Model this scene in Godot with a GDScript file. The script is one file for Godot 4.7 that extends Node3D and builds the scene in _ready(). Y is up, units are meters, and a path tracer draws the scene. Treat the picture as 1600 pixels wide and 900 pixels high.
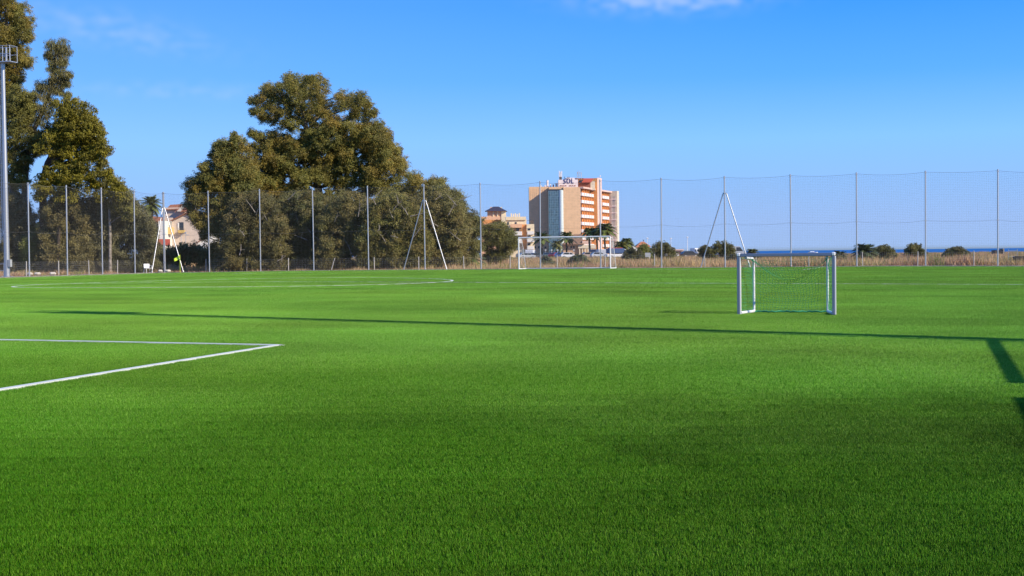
extends Node3D
# A football ground near the sea: artificial pitch, mini goal, ball-stop nets, eucalyptus, a hotel and the shore.
# World: camera over the origin looking along -Z. Pitch axes: u across (to the right), v along (away), centre spot at (0, 0).

const F := 2193.0          # focal length in pixels of a 1600 wide picture
const EYE := 1.255
const PSI := 0.3067
const CX := -11.708
const CZ := 60.169
const HALF := 52.4
const SIDE := 34.0

var cam: Camera3D
var rng := RandomNumberGenerator.new()
var mats := {}
var used_names := {}
var noise := FastNoiseLite.new()

# ------------------------------------------------------------------ mesh builder
class Mb:
	var v := PackedVector3Array()
	var n := PackedVector3Array()
	var c := PackedColorArray()
	var col := Color(1, 1, 1)
	var colored := false
	func tri(a: Vector3, b: Vector3, d: Vector3, na: Vector3, nb: Vector3, nd: Vector3) -> void:
		if (b - a).cross(d - a).dot(na + nb + nd) > 0.0:
			v.append(a); v.append(d); v.append(b)
			n.append(na); n.append(nd); n.append(nb)
		else:
			v.append(a); v.append(b); v.append(d)
			n.append(na); n.append(nb); n.append(nd)
		if colored:
			c.append(col); c.append(col); c.append(col)
	func quad(a: Vector3, b: Vector3, d: Vector3, e: Vector3, nn: Vector3) -> void:
		tri(a, b, d, nn, nn, nn)
		tri(a, d, e, nn, nn, nn)
	func flat(a: Vector3, b: Vector3, d: Vector3, towards := Vector3.UP) -> void:
		var m := (b - a).cross(d - a).normalized()
		if m.dot(towards) < 0.0:
			m = -m
		tri(a, b, d, m, m, m)
	func box(at: Vector3, size: Vector3, basis := Basis.IDENTITY) -> void:
		var h := size * 0.5
		for axis in 3:
			for s: float in [-1.0, 1.0]:
				var e := Vector3.ZERO
				e[axis] = s
				var p := Vector3.ZERO
				p[(axis + 1) % 3] = 1.0
				var q := Vector3.ZERO
				q[(axis + 2) % 3] = 1.0
				var o := e * h
				quad(at + basis * (o - p * h - q * h), at + basis * (o + p * h - q * h), at + basis * (o + p * h + q * h), at + basis * (o - p * h + q * h), (basis * e).normalized())
	func span(a: Vector3, b: Vector3) -> void:
		box((a + b) * 0.5, (b - a).abs())
	# a box whose edges are cut by k
	func bevel(at: Vector3, size: Vector3, k: float, basis := Basis.IDENTITY) -> void:
		var h := size * 0.5
		for axis in 3:
			for s: float in [-1.0, 1.0]:
				var e := Vector3.ZERO
				e[axis] = s
				var p := Vector3.ZERO
				p[(axis + 1) % 3] = 1.0
				var q := Vector3.ZERO
				q[(axis + 2) % 3] = 1.0
				var o := e * h
				var hp := p * (h[(axis + 1) % 3] - k)
				var hq := q * (h[(axis + 2) % 3] - k)
				quad(at + basis * (o - hp - hq), at + basis * (o + hp - hq), at + basis * (o + hp + hq), at + basis * (o - hp + hq), (basis * e).normalized())
				for t: float in [-1.0, 1.0]:
					var e2 := p * t
					var w := (e + e2).normalized()
					var o1 := e * h + e2 * (h[(axis + 1) % 3] - k)
					var o2 := e * (h[axis] - k) + e2 * h[(axis + 1) % 3]
					quad(at + basis * (o1 - hq), at + basis * (o1 + hq), at + basis * (o2 + hq), at + basis * (o2 - hq), (basis * w).normalized())
		for sx: float in [-1.0, 1.0]:
			for sy: float in [-1.0, 1.0]:
				for sz: float in [-1.0, 1.0]:
					var g := Vector3(sx, sy, sz)
					var a := g * h
					flat(at + basis * (a - Vector3(0, sy, sz) * k), at + basis * (a - Vector3(sx, 0, sz) * k), at + basis * (a - Vector3(sx, sy, 0) * k), basis * g)
	func tube(path: PackedVector3Array, radii: PackedFloat32Array, sides := 8, caps := true) -> void:
		var m := path.size()
		var rings := []
		var norms := []
		for i in m:
			var t := (path[mini(i + 1, m - 1)] - path[maxi(i - 1, 0)]).normalized()
			var x := t.cross(Vector3(0.31, 0.17, 0.93)).normalized()
			var y := t.cross(x).normalized()
			var ring := PackedVector3Array()
			var nr := PackedVector3Array()
			for k in sides:
				var a := TAU * k / sides
				var d := x * cos(a) + y * sin(a)
				nr.append(d)
				ring.append(path[i] + d * radii[mini(i, radii.size() - 1)])
			rings.append(ring)
			norms.append(nr)
		for i in m - 1:
			for k in sides:
				var l := (k + 1) % sides
				tri(rings[i][k], rings[i][l], rings[i + 1][l], norms[i][k], norms[i][l], norms[i + 1][l])
				tri(rings[i][k], rings[i + 1][l], rings[i + 1][k], norms[i][k], norms[i + 1][l], norms[i + 1][k])
		if caps:
			for e in [0, m - 1]:
				var nn: Vector3 = (path[0] - path[1]).normalized() if e == 0 else (path[m - 1] - path[m - 2]).normalized()
				for k in sides:
					tri(path[e], rings[e][k], rings[e][(k + 1) % sides], nn, nn, nn)
	func rod(a: Vector3, b: Vector3, r: float, sides := 8, r2 := -1.0) -> void:
		tube(PackedVector3Array([a, b]), PackedFloat32Array([r, r if r2 < 0.0 else r2]), sides)
	# convex outline in the XY plane of basis, pushed along its z from z0 to z1
	func prism(outline: PackedVector2Array, z0: float, z1: float, at: Vector3, basis := Basis.IDENTITY) -> void:
		var mid := Vector2.ZERO
		for p in outline:
			mid += p / outline.size()
		for i in outline.size():
			var a := outline[i]
			var b := outline[(i + 1) % outline.size()]
			var nn := Vector2(b.y - a.y, a.x - b.x).normalized()
			if nn.dot((a + b) * 0.5 - mid) < 0.0:
				nn = -nn
			quad(at + basis * Vector3(a.x, a.y, z0), at + basis * Vector3(b.x, b.y, z0), at + basis * Vector3(b.x, b.y, z1), at + basis * Vector3(a.x, a.y, z1), basis * Vector3(nn.x, nn.y, 0))
		var ind := Geometry2D.triangulate_polygon(outline)
		for i in range(0, ind.size(), 3):
			for zz in [z0, z1]:
				var nz := basis * Vector3(0, 0, -1.0 if zz == minf(z0, z1) else 1.0)
				tri(at + basis * Vector3(outline[ind[i]].x, outline[ind[i]].y, zz), at + basis * Vector3(outline[ind[i + 1]].x, outline[ind[i + 1]].y, zz), at + basis * Vector3(outline[ind[i + 2]].x, outline[ind[i + 2]].y, zz), nz, nz, nz)
	func mesh() -> ArrayMesh:
		var arr := []
		arr.resize(Mesh.ARRAY_MAX)
		arr[Mesh.ARRAY_VERTEX] = v
		arr[Mesh.ARRAY_NORMAL] = n
		if colored:
			arr[Mesh.ARRAY_COLOR] = c
		var m := ArrayMesh.new()
		m.add_surface_from_arrays(Mesh.PRIMITIVE_TRIANGLES, arr)
		return m

# ------------------------------------------------------------------ naming helpers
func meta(o: Node, label := "", category := "", group := "", kind := "") -> Node:
	if label: o.set_meta("label", label)
	if category: o.set_meta("category", category)
	if group: o.set_meta("group", group)
	if kind: o.set_meta("kind", kind)
	return o

func numbered(called: String) -> String:
	var k: int = used_names.get(called, 0)
	used_names[called] = k + 1
	return called if k == 0 else "%s_%03d" % [called, k]

func thing(called: String, label: String, category: String, at := Vector3.ZERO, turn := 0.0, group := "") -> Node3D:
	var o := Node3D.new()
	o.name = numbered(called)
	add_child(o)
	o.position = at
	o.rotation.y = turn
	meta(o, label, category, group)
	return o

func put(called: String, mesh: Mesh, m: Material, parent: Node3D = null, at := Transform3D.IDENTITY) -> MeshInstance3D:
	var o := MeshInstance3D.new()
	o.mesh = mesh
	o.material_override = m
	o.transform = at
	if parent == null:
		o.name = numbered(called)
		add_child(o)
	else:
		var k := 0
		var nm := called
		while parent.has_node(NodePath(nm)):
			k += 1
			nm = "%s_%03d" % [called, k]
		o.name = nm
		parent.add_child(o)
	return o

func many(called: String, mesh: Mesh, m: Material, spots: Array, colors: Array, parent: Node3D) -> MultiMeshInstance3D:
	var mm := MultiMesh.new()
	mm.transform_format = MultiMesh.TRANSFORM_3D
	mm.use_colors = colors.size() > 0
	mm.mesh = mesh
	mm.instance_count = spots.size()
	for i in spots.size():
		mm.set_instance_transform(i, spots[i])
		if colors.size():
			mm.set_instance_color(i, colors[i])
	var o := MultiMeshInstance3D.new()
	o.multimesh = mm
	o.material_override = m
	var k := 0
	var nm := called
	while parent.has_node(NodePath(nm)):
		k += 1
		nm = "%s_%03d" % [called, k]
	o.name = nm
	parent.add_child(o)
	return o

# ------------------------------------------------------------------ materials
func mat(key: String, lin: Color, rough := 0.8, metal := 0.0, spec := 0.5) -> StandardMaterial3D:
	if mats.has(key):
		return mats[key]
	var m := StandardMaterial3D.new()
	m.resource_name = key
	m.albedo_color = lin.linear_to_srgb()
	m.roughness = rough
	m.metallic = metal
	m.metallic_specular = spec
	mats[key] = m
	return m

# a noise picture that multiplies a surface's colour, laid on in world space
func mottle(m: StandardMaterial3D, scale: float, dark: float, freq := 0.02, stretch := Vector3.ONE) -> StandardMaterial3D:
	var nt := NoiseTexture2D.new()
	var fn := FastNoiseLite.new()
	fn.seed = m.resource_name.hash() % 1000
	fn.frequency = freq
	fn.fractal_octaves = 5
	nt.noise = fn
	nt.width = 256
	nt.height = 256
	nt.seamless = true
	var g := Gradient.new()
	g.offsets = PackedFloat32Array([0.15, 0.85])
	g.colors = PackedColorArray([Color(dark, dark, dark), Color(1, 1, 1)])
	nt.color_ramp = g
	m.albedo_texture = nt
	m.uv1_triplanar = true
	m.uv1_world_triplanar = true
	m.uv1_scale = stretch * scale
	return m

# ------------------------------------------------------------------ places
func ground(u: float, v: float) -> float:
	# crowned along the middle, falling to the sides and to both ends
	var side := 0.0083 * sqrt(u * u + 9.0)
	var far_end := 0.0083 * maxf(0.0, v - 29.0)
	var near_end := 0.0083 * maxf(0.0, -v - 32.0)
	return maxf(0.18 - maxf(side, far_end) - near_end, lerpf(-0.32, -0.1, smoothstep(-34.0, -6.0, v)))

func pitch(u: float, v: float, up := 0.0) -> Vector3:
	var x := CX + u * cos(PSI) + v * sin(PSI)
	var d := CZ - u * sin(PSI) + v * cos(PSI)
	return Vector3(x, ground(u, v) + up, -d)

func uv_of(x: float, d: float) -> Vector2:
	var a := x - CX
	var b := d - CZ
	return Vector2(a * cos(PSI) - b * sin(PSI), a * sin(PSI) + b * cos(PSI))

# the point at depth d on the line of sight of a place in the 1600 x 900 photograph
func at(x: float, y: float, d: float) -> Vector3:
	var r := cam.basis * Vector3((x - 800.0) / F, (450.0 - y) / F, -1.0)
	return cam.position + r * (d / -r.z)

func low(x: float, d: float, y := -0.1) -> Vector3:
	var p := at(x, 398.0, d)
	p.y = y
	return p

func pxspan(b: Mb, x0: float, y0: float, x1: float, y1: float, d: float, depth: float) -> void:
	var p := at(x0, y1, d)
	var q := at(x1, y0, d)
	b.span(Vector3(p.x, p.y, -d), Vector3(q.x, q.y, -d - depth))

func rnd(a: float, b: float) -> float:
	return rng.randf_range(a, b)

func ball_dir() -> Vector3:
	var z := rnd(-1, 1)
	var t := rnd(0, TAU)
	var r := sqrt(1.0 - z * z)
	return Vector3(r * cos(t), z, r * sin(t))

# ------------------------------------------------------------------ sky
func ramp(stops: Array, e: float) -> Vector3:
	for i in stops.size() - 1:
		if e <= stops[i + 1][0]:
			var t := clampf((e - stops[i][0]) / (stops[i + 1][0] - stops[i][0]), 0.0, 1.0)
			var a: Vector3 = stops[i][1]
			return a.lerp(stops[i + 1][1], t)
	return stops[-1][1]

func sky_picture(sun_towards: Vector3) -> ImageTexture:
	var w := 2048
	var h := 1024
	var data := PackedFloat32Array()
	data.resize(w * h * 3)
	var stops := [
		[0.0, Vector3(0.305, 0.45, 0.745)], [1.2, Vector3(0.295, 0.455, 0.79)], [2.8, Vector3(0.250, 0.462, 0.84)], [4.5, Vector3(0.215, 0.49, 1.0)],
		[7.0, Vector3(0.100, 0.375, 0.92)], [10.0, Vector3(0.047, 0.290, 0.84)], [16.0, Vector3(0.042, 0.25, 0.80)], [30.0, Vector3(0.034, 0.19, 0.68)], [90.0, Vector3(0.024, 0.12, 0.46)]]
	var wisp := FastNoiseLite.new()
	wisp.seed = 7
	wisp.frequency = 1.0
	wisp.fractal_octaves = 5
	var sun_flat := Vector2(sun_towards.x, sun_towards.z).normalized()
	for j in h:
		var e := 90.0 - (j + 0.5) / h * 180.0
		var base := ramp(stops, maxf(e, 0.0))
		if e < 0.0:
			base = Vector3(0.16, 0.18, 0.14)
		var low_part := clampf(1.0 - e / 60.0, 0.0, 1.0)
		for i in w:
			var az := TAU * (i + 0.5) / w
			var c := base
			if e >= 0.0:
				var deg := rad_to_deg(az)
				if deg > 180.0:
					deg -= 360.0
				# paler towards and away from the sun, deepest at right angles to it
				var k := Vector2(sin(az), -cos(az)).dot(sun_flat)
				c = c.lerp(Vector3(0.33, 0.56, 1.0), low_part * 0.55 * clampf(k * k - 0.10, 0.0, 1.0) * clampf(e / 5.0, 0.0, 1.0))
				# thin high cloud
				if e < 60.0:
					var s := wisp.get_noise_2d(deg * 0.16 + e * 0.10, e * 0.9 - deg * 0.02)
					var t := wisp.get_noise_2d(deg * 0.9 + 40.0, e * 3.6 - deg * 0.35)
					var g := exp(-pow((deg - 6.6) / 3.0, 2.0) - pow((e - 10.2) / 0.5, 2.0)) * 1.9 + exp(-pow((deg + 16.0) / 3.6, 2.0) - pow((e - 8.9 - (deg + 16.0) * -0.14) / 0.6, 2.0)) * 0.55
					g += exp(-pow((deg + 13.0) / 4.2, 2.0) - pow((e - 6.55) / 0.3, 2.0)) * 0.35
					g += clampf(s - 0.05, 0.0, 1.0) * 0.55 * clampf((e - 12.0) / 8.0, 0.0, 1.0)
					var a := clampf(g * (0.26 + 0.8 * t), 0.0, 0.5)
					c = c.lerp(Vector3(0.52, 0.62, 0.96), a)
			var o := (j * w + i) * 3
			data[o] = c.x
			data[o + 1] = c.y
			data[o + 2] = c.z
	return ImageTexture.create_from_image(Image.create_from_data(w, h, false, Image.FORMAT_RGBF, data.to_byte_array()))

func view() -> void:
	cam = Camera3D.new()
	cam.name = "camera"
	add_child(cam)
	cam.position = Vector3(0, EYE, 0)
	cam.rotation = Vector3(-atan(53.9 / F), 0, 0)
	cam.rotate_object_local(Vector3(0, 0, 1), -0.0112)
	cam.fov = rad_to_deg(2.0 * atan(450.0 / F))
	cam.near = 0.2
	cam.far = 30000.0
	var lens := CameraAttributesPhysical.new()
	lens.frustum_focal_length = 12.0 / tan(deg_to_rad(cam.fov) / 2.0)
	lens.frustum_focus_distance = 29.0
	lens.exposure_aperture = 26.0
	lens.frustum_near = 0.2
	lens.frustum_far = 30000.0
	cam.attributes = lens
	cam.current = true

	var el := deg_to_rad(31.0)
	var going := Vector3(-0.856 * cos(el), -sin(el), -0.516 * cos(el)).normalized()
	var sun := DirectionalLight3D.new()
	sun.name = "sun"
	add_child(sun)
	sun.look_at_from_position(Vector3.ZERO, going)
	sun.light_energy = 1.6
	sun.light_color = Color(1.0, 0.945, 0.85)
	sun.light_angular_distance = 0.53
	sun.shadow_enabled = true

	var env := Environment.new()
	env.background_mode = Environment.BG_SKY
	var sky := Sky.new()
	var pano := PanoramaSkyMaterial.new()
	pano.panorama = sky_picture(-going)
	sky.sky_material = pano
	env.sky = sky
	env.tonemap_mode = Environment.TONE_MAPPER_LINEAR
	env.tonemap_exposure = 1.22
	env.sdfgi_enabled = true
	env.ssao_enabled = true
	env.ssil_enabled = true
	var we := WorldEnvironment.new()
	we.name = "world_environment"
	we.environment = env
	add_child(we)

# ------------------------------------------------------------------ ground, turf, lines, sea
func blade_patch(count: int, size: float, width: float, high: float, tint: Array, nap: float, wide := -1.0) -> ArrayMesh:
	var b := Mb.new()
	b.colored = true
	var span_x := size if wide < 0.0 else wide
	for i in count:
		var p := Vector3(rnd(-0.52, 0.52) * span_x, -0.004, rnd(-0.52, 0.52) * size)
		var a := rnd(0, TAU)
		var side := Vector3(cos(a), 0, sin(a)) * width * rnd(0.4, 0.6)
		var lean := Vector3(-sin(a), 0, cos(a)) * rnd(-0.5, 0.75) + Vector3(0, 0, nap)
		var hh := high * rnd(0.62, 1.0)
		var mid := p + Vector3(0, hh * 0.55, 0) + lean * hh * 0.3
		var tip := p + Vector3(0, hh, 0) + lean * hh * 0.85
		var t: Color = tint[rng.randi() % tint.size()]
		var s := rnd(0.82, 1.18)
		b.col = Color(t.r * s, t.g * s, t.b * s)
		var nn := (mid - p).cross(side).normalized()
		if nn.y < 0.0:
			nn = -nn
		var n2 := (tip - mid).cross(side).normalized()
		if n2.y < 0.0:
			n2 = -n2
		b.tri(p - side, p + side, mid + side * 0.85, nn, nn, nn)
		b.tri(p - side, mid + side * 0.85, mid - side * 0.85, nn, nn, nn)
		b.tri(mid - side * 0.85, mid + side * 0.85, tip, n2, n2, n2)
	return b.mesh()

func setting() -> void:
	# dry land behind the pitch, running back to the shore and, on the left, behind the hotel
	var b := Mb.new()
	var y := -0.14
	var land := func(x0: float, x1: float, z0: float, z1: float) -> void:
		b.quad(Vector3(x0, y, z0), Vector3(x1, y, z0), Vector3(x1, y, z1), Vector3(x0, y, z1), Vector3.UP)
	b.quad(Vector3(-1500, -0.40, 300), Vector3(900, -0.40, 300), Vector3(900, -0.40, -66), Vector3(-1500, -0.40, -66), Vector3.UP)
	b.quad(Vector3(-1500, -0.40, -66), Vector3(900, -0.40, -66), Vector3(900, y, -70), Vector3(-1500, y, -70), Vector3.UP)
	land.call(-1500.0, 900.0, -70.0, -425.0)
	land.call(-1500.0, 46.0, -425.0, -1600.0)
	var dm := mottle(mat("dry earth", Color(0.40, 0.285, 0.175), 0.95), 0.11, 0.62)
	meta(put("dry_ground", b.mesh(), dm), "", "", "", "structure")

	b = Mb.new()
	b.quad(Vector3(-14000, -2.6, -300), Vector3(14000, -2.6, -300), Vector3(14000, -2.6, -22000), Vector3(-14000, -2.6, -22000), Vector3.UP)
	var sea := mat("sea water", Color(0.022, 0.160, 0.46), 0.6, 0.0, 0.2)
	mottle(sea, 0.004, 0.8, 0.03, Vector3(1, 1, 5))
	meta(put("sea", b.mesh(), sea), "", "", "", "structure")

	b = Mb.new()
	b.span(Vector3(44, -0.3, -418), Vector3(900, 0.14, -426))
	meta(put("promenade", b.mesh(), mottle(mat("promenade paving", Color(0.36, 0.33, 0.29), 0.9), 0.3, 0.6)), "", "", "", "structure")

	# the pitch: a crowned sheet
	b = Mb.new()
	var step := 2.0
	for i in 38:
		for j in 60:
			var u := -38.0 + i * step
			var v := -64.5 + j * step
			var c := [pitch(u, v), pitch(u + step, v), pitch(u + step, v + step), pitch(u, v + step)]
			b.quad(c[0], c[1], c[2], c[3], Vector3.UP)
	var tm := mottle(mat("turf backing", Color(0.018, 0.036, 0.008), 0.95, 0.0, 0.1), 1.7, 0.5)
	meta(put("pitch_ground", b.mesh(), tm), "", "", "", "structure")

	# pale concrete edge between turf and fence
	b = Mb.new()
	for k in 38:
		var u0 := -38.6 + k * 2.0
		b.prism(PackedVector2Array([Vector2(0, -0.2), Vector2(1.98, -0.2), Vector2(1.98, 0.0), Vector2(0, 0.0)]), 0.0, 1.5, pitch(u0, 54.2, 0.045), Basis(Vector3.UP, -PSI) * Basis.from_scale(Vector3(1, 1, -1)))
	for k in 60:
		var v0 := -64.0 + k * 2.0
		b.prism(PackedVector2Array([Vector2(0, -0.2), Vector2(-2.0, -0.2), Vector2(-2.0, 0.0), Vector2(0, 0.0)]), 0.0, 1.98, pitch(-36.5, v0, 0.045), Basis(Vector3.UP, -PSI) * Basis.from_scale(Vector3(1, 1, -1)))
	meta(put("concrete_kerb", b.mesh(), mottle(mat("pale concrete", Color(0.47, 0.41, 0.33), 0.9), 0.9, 0.6)), "", "", "", "structure")

func turf() -> void:
	var tints := [Color(0.195, 0.400, 0.038), Color(0.230, 0.440, 0.050), Color(0.115, 0.300, 0.018), Color(0.350, 0.540, 0.140), Color(0.110, 0.340, 0.026)]
	var gm := mat("turf blades", Color(1, 1, 1), 0.6, 0.0, 0.2)
	gm.vertex_color_use_as_albedo = true
	gm.backlight_enabled = true
	gm.backlight = Color(0.25, 0.25, 0.25)
	var root := Node3D.new()
	root.name = "turf_grass"
	add_child(root)
	meta(root, "", "", "", "stuff")
	noise.seed = 21
	noise.frequency = 0.05
	noise.fractal_octaves = 3
	var protos := []
	for k in 4:
		protos.append(blade_patch(7200, 0.5, 0.0023, 0.029, tints, 0.08))
	var spots := [[], [], [], []]
	var cols := [[], [], [], []]
	var put_patch := func(x: float, d: float, size: float) -> void:
		var q := uv_of(x, d)
		if q.y > 54.1 or q.x < -36.4 or q.x > 36.4:
			return
		var k := rng.randi() % 4
		var flip := -1.0 if rng.randf() < 0.5 else 1.0
		var s := size / 0.5
		spots[k].append(Transform3D(Basis.from_scale(Vector3(s * flip, rnd(0.96, 1.04), s)), Vector3(x, ground(q.x, q.y), -d)))
		# the light and dark of the nap put into the tone, patch by patch
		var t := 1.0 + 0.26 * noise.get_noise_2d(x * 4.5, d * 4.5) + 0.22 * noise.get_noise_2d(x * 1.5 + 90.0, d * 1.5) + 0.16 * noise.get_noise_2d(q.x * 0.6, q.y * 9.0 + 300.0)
		# near the goal line shade painted into the blade colour, with a darker patch
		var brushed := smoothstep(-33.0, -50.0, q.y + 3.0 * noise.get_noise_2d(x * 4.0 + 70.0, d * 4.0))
		var shade_patch := exp(-pow((d - 11.0 + 0.15 * (x - 2.0) + 1.2 * noise.get_noise_2d(x * 12.0 + 40.0, d * 12.0)) / 2.0, 2.0)) * smoothstep(-0.6, 1.4, x + 0.8 * noise.get_noise_2d(x * 9.0, d * 9.0))
		t *= 1.06 - 0.66 * brushed * lerpf(0.84, 1.0, smoothstep(-2.5, 1.5, x)) - 0.30 * shade_patch
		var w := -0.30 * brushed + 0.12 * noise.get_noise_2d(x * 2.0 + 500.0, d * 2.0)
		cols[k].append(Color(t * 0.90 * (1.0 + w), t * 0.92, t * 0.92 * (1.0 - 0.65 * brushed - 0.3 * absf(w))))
	var d := 4.25
	while d < 46.0:
		var half := 0.365 * d * 1.06 + 0.9
		var x := -half
		while x < half:
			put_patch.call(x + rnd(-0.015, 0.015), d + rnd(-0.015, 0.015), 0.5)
			x += 0.47
		d += 0.47
	d = 46.0
	while d < 126.0:
		var half := 0.365 * d * 1.06 + 2.0
		var x := -half
		while x < half:
			put_patch.call(x, d, 1.0)
			x += 0.95
		d += 0.95
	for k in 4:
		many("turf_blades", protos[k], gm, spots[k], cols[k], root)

	# painted lines: white tufts on a strip as high as the pile
	var wm := mat("white turf", Color(0.62, 0.65, 0.60), 0.6, 0.0, 0.3)
	var wb := mat("white blades", Color(1, 1, 1), 0.55, 0.0, 0.3)
	wb.vertex_color_use_as_albedo = true
	var tuft := blade_patch(420, 0.5, 0.0030, 0.030, [Color(0.8, 0.82, 0.78), Color(0.72, 0.76, 0.70), Color(0.85, 0.85, 0.82)], 0.0, 0.12)
	var line := func(pts: Array, blades: bool, tall: float) -> void:
		var b := Mb.new()
		var sp := []
		for i in pts.size() - 1:
			var p: Vector2 = pts[i]
			var q: Vector2 = pts[i + 1]
			var t := (q - p).normalized()
			var m := Vector2(-t.y, t.x) * 0.044
			var corners := [p - m, p + m, q + m, q - m]
			for k in 4:
				var e: Vector2 = corners[k]
				var f: Vector2 = corners[(k + 1) % 4]
				var out := pitch((e.x + f.x) / 2, (e.y + f.y) / 2) - pitch((p.x + q.x) / 2, (p.y + q.y) / 2)
				if k % 2 == 0 and pts.size() > 2:
					continue
				b.quad(pitch(e.x, e.y, -0.01), pitch(f.x, f.y, -0.01), pitch(f.x, f.y, tall), pitch(e.x, e.y, tall), Vector3(out.x, 0, out.z).normalized())
			b.quad(pitch(corners[0].x, corners[0].y, tall), pitch(corners[1].x, corners[1].y, tall), pitch(corners[2].x, corners[2].y, tall), pitch(corners[3].x, corners[3].y, tall), Vector3.UP)
			if blades:
				var n := int((q - p).length() / 0.48) + 1
				for k in n:
					var s := p.lerp(q, (k + 0.5) / n)
					sp.append(Transform3D(Basis(Vector3.UP, -PSI - atan2(t.x, t.y)), pitch(s.x, s.y)))
		var o := put("line_marking", b.mesh(), wm)
		meta(o, "", "", "", "structure")
		if blades:
			meta(many("white_tufts", tuft, wb, sp, [], o), "", "", "", "stuff")
	var straight := func(a: Vector2, c: Vector2, blades := true, tall := 0.020) -> void:
		var pts := []
		var n := int((c - a).length() / 3.0) + 1
		for i in n + 1:
			pts.append(a.lerp(c, float(i) / n))
		line.call(pts, blades, tall)
	straight.call(Vector2(-SIDE, 0), Vector2(SIDE, 0))
	var arc := []
	for i in 97:
		arc.append(Vector2(9.15, 0).rotated(TAU * i / 96.0))
	line.call(arc, true, 0.021)
	var near := -HALF + 16.5
	straight.call(Vector2(-20.16, near), Vector2(20.22, near), true, 0.025)
	straight.call(Vector2(20.16, near - 0.05), Vector2(20.16, -HALF), true, 0.025)
	straight.call(Vector2(-20.16, -near), Vector2(20.16, -near))
	straight.call(Vector2(-20.16, -near), Vector2(-20.16, HALF), false)
	straight.call(Vector2(20.16, -near), Vector2(20.16, HALF), false)
	straight.call(Vector2(-9.16, HALF - 5.5), Vector2(9.16, HALF - 5.5), false)
	straight.call(Vector2(-9.16, HALF - 5.5), Vector2(-9.16, HALF), false)
	straight.call(Vector2(9.16, HALF - 5.5), Vector2(9.16, HALF), false)
	straight.call(Vector2(-SIDE, HALF), Vector2(SIDE, HALF))
	straight.call(Vector2(-SIDE, -HALF), Vector2(-SIDE, HALF), false)
	straight.call(Vector2(SIDE, -HALF), Vector2(SIDE, HALF), false)

# ------------------------------------------------------------------ fences
func steel() -> StandardMaterial3D:
	return mat("galvanised steel", Color(0.52, 0.53, 0.55), 0.42, 0.75)

func net_panel(b: Mb, a: Vector3, c: Vector3, top: float, bottom: float, cell: float, r: float, slack: float) -> void:
	var n := int((c - a).length() / cell)
	for i in n + 1:
		var t := float(i) / n
		var sag := slack * 4.0 * t * (1.0 - t)
		var p := a.lerp(c, t)
		b.rod(p + Vector3(0, bottom, 0), p + Vector3(0, top - sag, 0), r, 3)
	var m := int((top - bottom) / cell)
	for j in m + 1:
		var s := float(j) / m
		var pts := PackedVector3Array()
		for i in 7:
			var t := i / 6.0
			pts.append(a.lerp(c, t) + Vector3(0, bottom + s * (top - bottom) - slack * 4.0 * t * (1.0 - t) * s, 0))
		b.tube(pts, PackedFloat32Array([r]), 3, false)

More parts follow.
